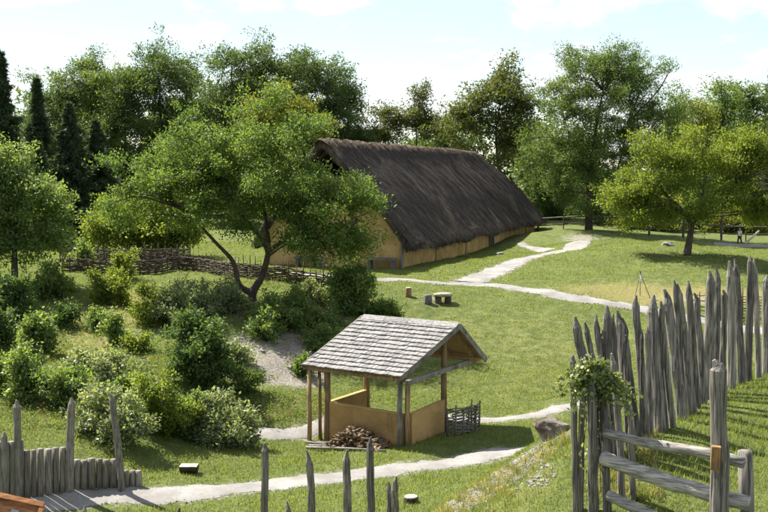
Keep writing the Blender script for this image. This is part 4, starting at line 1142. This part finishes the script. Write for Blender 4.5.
def dead_branch():
    b = P(800, 252, 58); b[2] = h1(b[0], b[1]); root = thing('dead_tree', b, 'pale leafless branches of a dead tree reaching in beside the lime tree', 'tree')
    rn = random.Random(14); lim = [([np.zeros(3) - .1, P(801, 215, 58) - b, P(796, 190, 58) - b], .16, .09)]
    for x, y in ((762,184),(752,182),(758,176),(766,170),(757,190),(764,196),(770,178),(775,165),(780,160)):
        lim.append(([P(797, 195 + rn.uniform(-4, 6), 58) - b, P((x + 797) / 2, (y + 186) / 2 + rn.uniform(-4, 4), 58 + rn.uniform(-.5, .5)) - b, P(x, y, 58 + rn.uniform(-.8, .8)) - b], .045, .012))
        for k in range(4):
            q = P(x + rn.uniform(2, 20), y + rn.uniform(-2, 5), 58); lim.append(([q - b, q - b + np.array((rn.uniform(-.3, 0), rn.uniform(-.2, .2), rn.uniform(-.12, .25)))  , q - b + np.array((rn.uniform(-.6, -.2), rn.uniform(-.2, .2), rn.uniform(-.2, .4)))], .016, .006))
    obj('trunk', limb_mesh('dead_trunk', lim[:1], 7), M['grey_wood'], b, parent=root)
    obj('branches', limb_mesh('dead_branches', lim[1:], 5), M['pale_wood'], b, parent=root, kind='stuff')
dead_branch()
tree('twin_stem_tree', 'tall twin stemmed green tree behind the far end of the longhouse', 'tree', (590, 226), 86,
     [(605,105,48,44),(575,135,36,45),(640,120,36,38),(600,160,52,38),(560,165,24,30),(645,165,28,30),(590,75,34,26),(630,75,30,22),(665,105,15,14),(600,200,40,14),(548,120,10,10),(560,92,12,10),(612,58,18,10)],
     LF['mid'], .38, 3600, 32, .17, .50, 44,
     limbs_px=[([(589,226),(589,200),(591,170),(596,130),(603,90)], .36, .05), ([(598,225),(606,205),(614,186),(620,160),(630,120)], .22, .04), ([(591,175),(575,150),(565,120)], .15, .03)], n_twigs=60)
tree('leafy_tree', 'light green leafy tree beside the dark conifers', 'tree', (14, 262), 50,
     [(10,170,28,26),(35,180,20,24),(15,205,35,28),(48,220,16,18),(-20,200,30,50),(30,235,26,14),(5,240,20,16)], LF['mint'], .2, 1600, 28, .17, .38, 55, n_twigs=30)
tree('lime_shrub_tree', 'low spreading lime green tree behind the wattle fences', 'tree', (140, 256), 66,
     [(128,222,28,18),(155,228,26,18),(108,228,14,12),(180,235,18,14),(140,210,18,12)], LF['lime'], .14, 800, 26, .22, .45, 66, n_twigs=20)
conifer('spruce', 'tallest dark spruce rising beside the light leafy tree', 6, 78, 44, 36, LF['conifer'], 71, n=1000)
conifer('spruce', 'slim dark spruce between the tallest spruce and the rounded wood', 41, 82, 74, 30, LF['conifer'], 72, n=800)
conifer('cypress', 'dark blue green conifer with drooping boughs before the poplars', 72, 80, 100, 36, LF['conifer'], 73, n=1000)
conifer('cypress', 'broad low dark conifer behind the low lime shrub', 98, 84, 116, 36, LF['conifer'], 74, n=900)
conifer('cypress', 'dark squat conifer standing in the shade of the light leafy tree', 40, 72, 140, 34, LF['conifer'], 75, n=700)
far = [  # label, px, d, lobes, mat, seed
 ('deep green tree behind the slim spruce', 60, 108, [(62,88,17,20),(58,125,22,30),(66,165,24,30)], 'deep'),
 ('dense dark tree with a double top beside the poplar row', 92, 110, [(82,84,16,18),(98,80,15,16),(90,120,24,32),(92,170,26,34)], 'mid'),
 ('slender poplar with a ragged top in the wood', 126, 106, [(124,84,18,20),(130,110,22,26),(122,150,26,36),(128,195,26,26)], 'mid'),
 ('tall round topped poplar in the wood left of the gap of sky', 160, 108, [(158,74,18,18),(170,90,18,20),(160,120,28,34),(160,170,28,36)], 'deep'),
 ('narrow poplar at the edge of the gap of sky', 188, 112, [(186,78,13,18),(190,110,16,26),(186,155,22,34)], 'deep'),
 ('dark full crowned tree right of the gap of sky', 232, 104, [(232,72,20,20),(225,100,22,26),(240,120,28,32),(225,150,26,30)], 'deep'),
 ('broad dark dome shaped tree above the forked tree', 275, 106, [(262,70,22,18),(288,74,22,18),(275,100,34,30),(280,140,32,30)], 'deep'),
 ('dark tree sloping down towards the longhouse ridge', 320, 108, [(312,82,18,18),(330,98,20,22),(318,125,26,26)], 'deep'),
 ('low dark tree at the end of the wood behind the thatch ridge', 350, 110, [(346,100,14,18),(352,125,18,22),(345,150,20,20)], 'deep'),
 ('yellow green tree rising behind the forked tree', 286, 84, [(286,106,18,16),(272,120,22,18),(305,122,20,16),(285,140,34,22),(320,140,18,14)], 'yellow'),
 ('small sparse pine behind the thatch ridge', 386, 112, [(384,110,9,5),(392,120,11,5),(378,126,11,5),(388,136,12,6)], 'pine'),
 ('airy pine with flat tufts above the thatch ridge', 417, 112, [(414,98,9,4),(424,106,12,5),(408,112,11,5),(422,120,14,5),(405,128,13,5),(425,132,12,6)], 'pine'),
 ('low green tree just behind the middle of the thatch ridge', 445, 116, [(440,140,18,12),(455,136,16,14),(425,146,14,10)], 'mid'),
 ('airy tree with tiered foliage and a bare upper trunk behind the thatch', 497, 104, [(508,82,17,10),(490,95,22,11),(516,104,12,9),(470,108,22,11),(500,118,20,10),(460,124,16,9),(485,134,24,12),(505,150,20,14),(520,130,12,10)], 'pine'),
 ('dense dark green tree between the thatch end and the twin stemmed tree', 545, 110, [(538,150,18,16),(545,180,24,22),(530,200,16,18)], 'mid'),
 ('bushy tree filling the gap right of the twin stemmed tree', 684, 112, [(682,112,20,16),(690,140,24,26),(670,170,22,30)], 'mid'),
 ('pale slender birch above the lime tree', 722, 106, [(721,86,9,14),(724,105,12,16),(716,125,14,18),(728,145,14,20)], 'fresh'),
 ('dark green tree beside the birch at the picture edge', 748, 110, [(746,102,15,16),(755,125,22,24),(735,140,16,22)], 'mid'),
 ('warm green tree behind the lime tree top', 705, 100, [(700,118,14,12),(708,140,18,18),(690,150,14,18)], 'yellow'),
]
airy = {10: (190, .26, .6, 18), 11: (260, .26, .65, 24), 13: (760, .30, .75, 40)}
for i, (lab, px, d, lb, mt) in enumerate(far):
    if i < 9: lb = [(l[0], l[1], l[2] * 1.22, l[3] * 1.04) for l in lb]
    area = sum(l[2] * l[3] for l in lb) * mpp(d) ** 2
    if i in airy: nc, lf, rc, ntw = airy[i]
    else: nc, lf, rc, ntw = int(min(2000, (38 if i < 9 else (60 if i == 9 else 27)) * area + 100)), .22 if i == 9 else .25, .55 if i == 9 else .68, 14
    nm = 'pine_tree' if i in (10, 11) else ('birch_tree' if 'birch' in lab else ('poplar_tree' if 'poplar' in lab else 'broadleaf_tree'))
    tree(nm, lab, 'tree', (px, 245), d, lb, LF[mt], .26 if i not in airy else .2, nc, 32, lf, rc, 200 + i * 3, n_twigs=ntw)
conifer('spruce', 'dark conifer at the far right behind the lime tree', 768, 116, 58, 30, LF['conifer'], 91, n=700)
for i, (lab, px, yb, d, lb, mt) in enumerate([
  ('yellow green shrub behind the far fence left of the lime tree trunk', 650, 240, 92, [(640,218,16,16),(660,222,14,14)], 'yellow'),
  ('golden green shrub behind the far fence right of the lime tree trunk', 730, 246, 94, [(722,222,16,18),(742,218,18,20)], 'yellow'),
  ('mid green shrub behind the far fence by the child', 775, 248, 96, [(765,222,16,20),(785,215,20,26)], 'fresh'),
  ('dark shrub under the twin stemmed tree', 622, 234, 98, [(610,210,22,20),(632,200,20,28)], 'mid'),
  ('green shrub beyond the end wall of the longhouse', 550, 230, 104, [(545,205,18,20),(562,200,20,26)], 'mid'),
  ('shrub in the gap between the two far fence posts', 690, 244, 98, [(684,215,18,22),(700,205,16,22)], 'fresh')]):
    tree('shrub', lab, 'shrub', (px, yb), d, lb, LF[mt], .08, 620, 28, .24, .5, 300 + i, n_twigs=12)
# far wood that closes the view between the nearer trunks
rng = np.random.default_rng(77); lob = []
for k in range(46):
    x = -64 + 128 * k / 45 + rng.normal(0, 1.2); y = 124 + rng.normal(0, 3)
    t = 9.3 + rng.normal(0, .9) + (5.5 if x < -12 else 0) + (2.0 if x > 16 else 0); lob.append((x, y, 3 + t * .28, 3.2, 3.2, t * .40)); lob.append((x + rng.normal(0, 1), y - 1, 3 + t * .55, 2.4, 2.4, t * .32))
m, _ = foliage_mesh('far_wood', lob, 6500, 22, .6, 1.2, 78, .5, tri=True)
obj('far_wood', m, LF['deep'], kind='stuff', label='dark belt of far woodland closing the view behind the trees', cat='wood')

# ------------------------------------------------------------------ bushes on the bank
BU = [  # label, px, base py, w, h, mat, leaf, dens, spiky
 ('dark leafy bush with upright shoots near the end of the back wattle fence', 46, 300, 34, 46, 'gloss', .1, 1, .5),
 ('bright lime bush before the dark wattle fence', 112, 305, 40, 42, 'lime', .085, 1, .6),
 ('feathery yellow green bush close to the wattle fence', 122, 280, 26, 30, 'lime', .085, 1, .9),
 ('yellow lime spiky bush in the middle of the bank', 150, 327, 28, 44, 'lime', .075, 1, 1),
 ('small leafy bush on the bare patch of the bank', 117, 345, 24, 34, 'gloss', .09, 1, .6),
 ('upright dark bush on the shaded left of the bank', 38, 356, 36, 46, 'gloss', .1, 1, .5),
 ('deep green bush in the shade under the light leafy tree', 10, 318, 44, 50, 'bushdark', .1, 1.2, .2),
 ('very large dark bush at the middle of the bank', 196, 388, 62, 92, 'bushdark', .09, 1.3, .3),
 ('grey green spreading bush above the very large dark bush', 190, 318, 66, 44, 'grey', .085, 1.1, .5),
 ('silvery green bush left of the forked trunk', 228, 312, 44, 34, 'grey', .085, 1, .4),
 ('fresh green bush right of the forked trunk', 290, 328, 56, 46, 'gloss', .09, 1.1, .4),
 ('small pale leaved bush under the forked trunk', 262, 340, 26, 32, 'gloss', .09, 1, .4),
 ('round dark glossy bush before the gable benches', 353, 313, 54, 54, 'gloss', .1, 1.4, .5),
 ('low pale green bush behind the shelter roof', 383, 322, 38, 24, 'fresh', .08, 1, .4),
 ('green bush at the left of the shelter roof', 333, 352, 46, 34, 'gloss', .08, 1, .4),
 ('tall leafy bush at the left end above the log revetment', 20, 396, 38, 56, 'gloss', .085, 1.2, .8),
 ('green bush between the tall leafy bush and the pale rounded bush', 62, 408, 50, 48, 'gloss', .08, 1.2, .6),
 ('low grey green bush in the middle of the lower bank', 112, 384, 50, 40, 'grey', .08, 1.1, .4),
 ('pale silvery rounded bush right behind the tall revetment posts', 108, 440, 66, 62, 'grey', .085, 1.3, .4),
 ('bright feathery tall bush left of the bottom dark rounded bush', 160, 432, 56, 76, 'lime', .075, 1.2, 1),
 ('dark rounded bush with pale leaf tips above the front path', 224, 444, 66, 60, 'grey', .085, 1.4, .3),
 ('green bush in front of the feathery tall bush', 186, 436, 34, 48, 'gloss', .08, 1.2, .5),
 ('small lime tuft at the edge of the upper bank', 62, 292, 22, 18, 'lime', .08, 1, .8),
 ('bright green bush at the far left above the revetment', -4, 392, 28, 44, 'fresh', .085, 1, .6),
 ('leafy sapling beside the wattle fence end', 84, 268, 22, 30, 'gloss', .1, .7, .6),
 ('low green bush on the shaded lower bank beside the very large dark bush', 244, 392, 30, 26, 'mid', .08, 1, .4),
 ('pale silvery bush low on the bank left of the bare soil', 232, 366, 34, 30, 'grey', .085, 1.1, .5),
 ('silver leaved bush touching the wattle fence below the longhouse gable', 312, 303, 30, 20, 'grey', .085, 1.1, .5),
 ('bright green bush spilling over the top of the bare soil', 268, 328, 24, 16, 'fresh', .085, 1.1, .6),
 ('pale green bush between the feathery tall bush and the low grey green bush', 136, 398, 36, 40, 'gloss', .085, 1.2, .6),
 ('leafy bush on the bank just below the bright lime bush', 92, 330, 26, 26, 'gloss', .085, 1, .6),
 ('silvery bush growing against the upper side of the yellow lime spiky bush', 172, 300, 40, 28, 'grey', .085, 1.1, .5),
 ('small dry green tuft bush on the bare slope beside the small leafy bush', 140, 352, 22, 20, 'lime', .08, 1, .8),
 ('grey leaved bush left of the low grey green bush', 84, 372, 30, 26, 'grey', .085, 1, .5),
 ('small green bush at the foot of the bare soil', 304, 376, 20, 14, 'fresh', .08, 1, .5),
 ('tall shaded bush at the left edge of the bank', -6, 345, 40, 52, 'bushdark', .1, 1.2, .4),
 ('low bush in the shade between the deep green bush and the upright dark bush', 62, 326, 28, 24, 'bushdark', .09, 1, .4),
 ('low fresh bush beside the round dark glossy bush', 330, 330, 24, 18, 'gloss', .085, 1.1, .5),
 ('small green bush between the yellow lime and very large bushes', 168, 320, 26, 30, 'fresh', .08, 1, .5),
]
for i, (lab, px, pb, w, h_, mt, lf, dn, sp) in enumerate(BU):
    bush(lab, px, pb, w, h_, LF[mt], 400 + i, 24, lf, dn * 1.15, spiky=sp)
# ivy on the palisade corner
def ivy():
    rng = np.random.default_rng(88); pts = []; stems = []
    b = P(585, 470, 10.0); b[2] = h1(b[0], b[1]); root = thing('ivy', b, 'trailing green ivy draped over the corner stakes of the palisade', 'ivy')
    for k in range(38):
        x0, y0 = rng.uniform(578, 606), rng.uniform(364, 388); a = rng.uniform(-3.0, .5)
        ln = rng.uniform(14, 34); dx = math.cos(a) * ln * 1.0; drop = rng.uniform(0, 34)
        q0 = P(x0, y0, 9.78 + rng.normal(0, .05)); q1 = P(x0 + dx * .6, y0 - abs(math.sin(a)) * ln * .12, 9.75 + rng.normal(0, .07)); q2 = P(x0 + dx, y0 + drop, 9.78 + rng.normal(0, .07))
        st = smooth3(np.array([q0, q1, q2]), 9); stems.append(([q - b for q in (q0, q1, q2)], .004, .002)); pts.append(np.repeat(st, 3, 0) + rng.normal(0, .02, (len(st) * 3, 3)))
    for k in range(14):
        x0 = rng.uniform(584, 603); q0 = P(x0, rng.uniform(375, 395), 9.8); q2 = P(x0 + rng.normal(0, 4), rng.uniform(420, 500), 9.85 + rng.normal(0, .03)); st = smooth3(np.array([q0, (q0 + q2) / 2 + rng.normal(0, .02, 3), q2]), 9)
        stems.append(([q - b for q in (q0, (q0 + q2) / 2, q2)], .005, .003)); m_ = rng.random(len(st)) < .75; pts.append(st[m_] + rng.normal(0, .015, (m_.sum(), 3)))
    k0 = P(596, 385, 9.82); pts.append(k0 + rng.normal(0, 1, (130, 3)) * np.array((.06, .05, .17)) - np.array((0, 0, .03)))
    for (x1, y1) in ((640, 392), (634, 400), (627, 412), (571, 392), (573, 402)):
        q0, q2 = P(600, 376, 9.76), P(x1, y1, 9.72); st = smooth3(np.array([q0, (q0 + q2) / 2 + np.array((0, 0, .05)), q2]), 10); stems.append(([q - b for q in st[::4]], .003, .002)); pts.append(np.repeat(st, 2, 0) + rng.normal(0, .018, (len(st) * 2, 3)))
    pp = np.concatenate(pts) - b
    v, f = leaf_geo(pp, rng.uniform(.028, .055, len(pp)), rng, None, .6, .3, .8)
    obj('leaves', np_mesh('ivy_leaves', v, f, [('rnd', 'FACE', rng.random(len(pp)))]), LF['ivy'], b, parent=root)
    obj('stem', limb_mesh('ivy_stem', stems, 5), M['bark'], b, parent=root)
ivy()

# ------------------------------------------------------------------ grass and weeds
def grass(name, label, n, xr, yr, h0, h1_, w, seed, mat, keep=None):
    rng = np.random.default_rng(seed)
    x = rng.uniform(*xr, n); y = rng.uniform(*yr, n)
    ok = np.abs(x) < y * (W0 / 2 / F) * 1.0 + 2.2
    x, y = x[ok], y[ok]; z = H(x, y)
    ok = path_dist(x, y) > rng.normal(-.03, .09, len(x))
    ok &= (y > z * 0 + 7)
    fx = np.interp(x, GX, np.arange(nx)); fy = np.interp(y, GY, np.arange(ny))
    br = np.clip(bare, 0, 1.2).reshape(ny, nx)[np.clip(fy.round().astype(int), 0, ny - 1), np.clip(fx.round().astype(int), 0, nx - 1)]
    dr = np.clip(dry, 0, 1.2).reshape(ny, nx)[np.clip(fy.round().astype(int), 0, ny - 1), np.clip(fx.round().astype(int), 0, nx - 1)]
    ok &= rng.random(len(x)) > br * 1.9
    if keep is not None: ok &= keep(x, y)
    x, y, z, dr = x[ok], y[ok], z[ok], dr[ok]; m_ = len(x)
    pat = .5 + .5 * noise2(x, y, 1.4); hh = (h0 + (h1_ - h0) * rng.random(m_) ** 1.5) * (.6 + .7 * pat) * (1 - .5 * np.clip(dr, 0, 1))
    a = rng.uniform(0, 6.28, m_); ld = np.c_[np.cos(a), np.sin(a), 0 * a]; sd = np.c_[-np.sin(a), np.cos(a), 0 * a]
    p = np.c_[x, y, z - .005]; ww = (w * rng.uniform(.6, 1.3, m_))[:, None]
    tip = p + np.c_[0 * a, 0 * a, hh] + ld * (hh * rng.uniform(.1, .9, m_))[:, None]
    v = np.stack([p - sd * ww, p + sd * ww, tip], 1).reshape(-1, 3)
    pat2 = .5 + .5 * noise2(x + 3, y - 7, .45); pat3 = .5 + .5 * noise2(x, y + 11, 4.0)
    rnd = np.clip(rng.random(m_) * .40 + .18 * pat + .28 * pat2 + .14 * pat3 + .5 * np.clip(dr, 0, 1) * rng.random(m_), 0, 1)
    o = obj(name, np_mesh(name, v, np.arange(3 * m_).reshape(-1, 3), [('rnd', 'FACE', rnd)], tri=True), mat, label=label, cat='grass', kind='stuff')
    return m_
M['dry_grass'] = mat_leaf('dry_grass', (.15, .135, .07), (.30, .265, .15), .3, None, .7, .15)
LF['tuft'] = mat_leaf('tuft', (.085, .125, .030), (.27, .25, .12), .4, None, .6, .2)
LF['grass'] = mat_leaf('grass_blade', (.082, .122, .028), (.198, .236, .076), .42, None, .6, .2)
g1 = grass('mound_grass', 'short green grass on the palisade mound', 270000, (-3, 9.5), (7.5, 20), .03, .10, .0045, 1, LF['grass'])
g2 = grass('hollow_grass', 'short grass round the shelter and on the bank', 280000, (-15, 14), (20, 41), .04, .13, .011, 2, LF['grass'])
g3 = grass('lawn_grass', 'mown grass on the upper lawn and hillock', 230000, (-24, 27), (41, 78), .03, .11, .02, 3, LF['grass'])
# weeds on the bank
for wi, (wl, wm, cnt, lsz) in enumerate((('low mixed green weeds growing over the bank', LF['fresh'], 1500, .085), ('dry pale grass tussocks among the weeds of the bank', M['dry_grass'], 800, .12))):
    rng = np.random.default_rng(9 + wi); cs = []
    for i in range(cnt):
        px, py = rng.uniform(-10, 345), 282 + 150 * rng.random() ** 1.3; q = hit(px, py, 26)
        if px > 235 and 335 < py < 395 and rng.random() < .75: continue
        cs.append((q[0], q[1], h1(q[0], q[1])))
    cs = np.array(cs); cs = cs[path_dist(cs[:, 0], cs[:, 1]) > .3]
    k = np.repeat(np.arange(len(cs)), 30)
    sz = rng.uniform(.07, .26, len(cs)) * (1 if wi == 0 else .8)
    off = rng.normal(0, 1, (len(k), 3)) * np.array((1, 1, .6)) * sz[k][:, None]; off[:, 2] = np.abs(off[:, 2])
    v, f = leaf_geo(cs[k] + off, rng.uniform(.5, 1.2, len(k)) * lsz, rng, None, .6, -.8 if wi else -.2, .16 if wi else .5, True)
    obj('weeds' if wi == 0 else 'tussocks', np_mesh('weeds', v, f, [('rnd', 'FACE', np.clip(rng.random(len(cs))[k] * .6 + rng.random(len(k)) * .4, 0, 1))], tri=True), wm, label=wl, cat='weeds', kind='stuff')
rng = np.random.default_rng(63); cs = []
for i in range(150):
    a = rng.random(); px = 438 + 130 * a; py = 508 - 78 * a + 3 + abs(rng.normal(0, 14)); q = hit(px, py, 6)
    if q[1] < 20: cs.append((q[0], q[1], h1(q[0], q[1])))
for i in range(70):
    q = hit(rng.uniform(575, 660), rng.uniform(430, 500), 7); cs.append((q[0], q[1], h1(q[0], q[1])))
cs = np.array(cs); k = np.repeat(np.arange(len(cs)), 34); sz = rng.uniform(.02, .06, len(cs))
pp = cs[k] + rng.normal(0, 1, (len(k), 3)) * np.array((1, 1, 0)) * sz[k][:, None]
v, f = leaf_geo(pp, rng.uniform(.05, .17, len(k)), rng, None, .2, -1.6, .07, True)
obj('mound_tufts', np_mesh('mound_tufts', v, f, [('rnd', 'FACE', np.clip(rng.random(len(cs))[k] * .8 + rng.random(len(k)) * .3, 0, 1))], tri=True), LF['tuft'], label='longer tufts of half dry grass along the mound crest', cat='grass', kind='stuff')
# loose pebbles on the paths
rng = np.random.default_rng(41); V = []; Fc = []
for (q, w), cnt in zip(LINES[:4], (2600, 900, 1200, 700)):
    for i in range(cnt):
        k = int(rng.integers(1, len(q) - 1)); td = q[k + 1] - q[k - 1]; td = td / (np.linalg.norm(td) + 1e-9)
        o_ = (rng.uniform(-1, 1) if rng.random() < .4 else rng.choice((-1, 1)) * rng.normal(1, .14)) * w; p = q[k] + np.array((-td[1], td[0])) * o_ + rng.normal(0, .1, 2)
        if abs(p[0]) > p[1] * .40: continue
        r = (.007 + .018 * rng.random() ** 2) * (1 if p[1] < 40 else 1.9); kk = int(rng.integers(5))
        v = libv[kk] * r * np.array((1, 1, .7)) + np.array((p[0], p[1], h1(p[0], p[1]) + .018)); off = len(V); V += v.tolist(); Fc += [tuple(x + off for x in f) for f in libf[kk]]
mb = MB(); mb.v = V; mb.f = Fc
obj('pebbles', mb.mesh('pebbles'), M['stone'], label='loose pale pebbles scattered on the gravel paths', cat='gravel', kind='stuff')
print('grass blades', g1, g2, g3, 'tris', sum(len(m.loop_triangles) if m.loop_triangles else sum(len(p.vertices) - 2 for p in m.polygons) for m in []) )
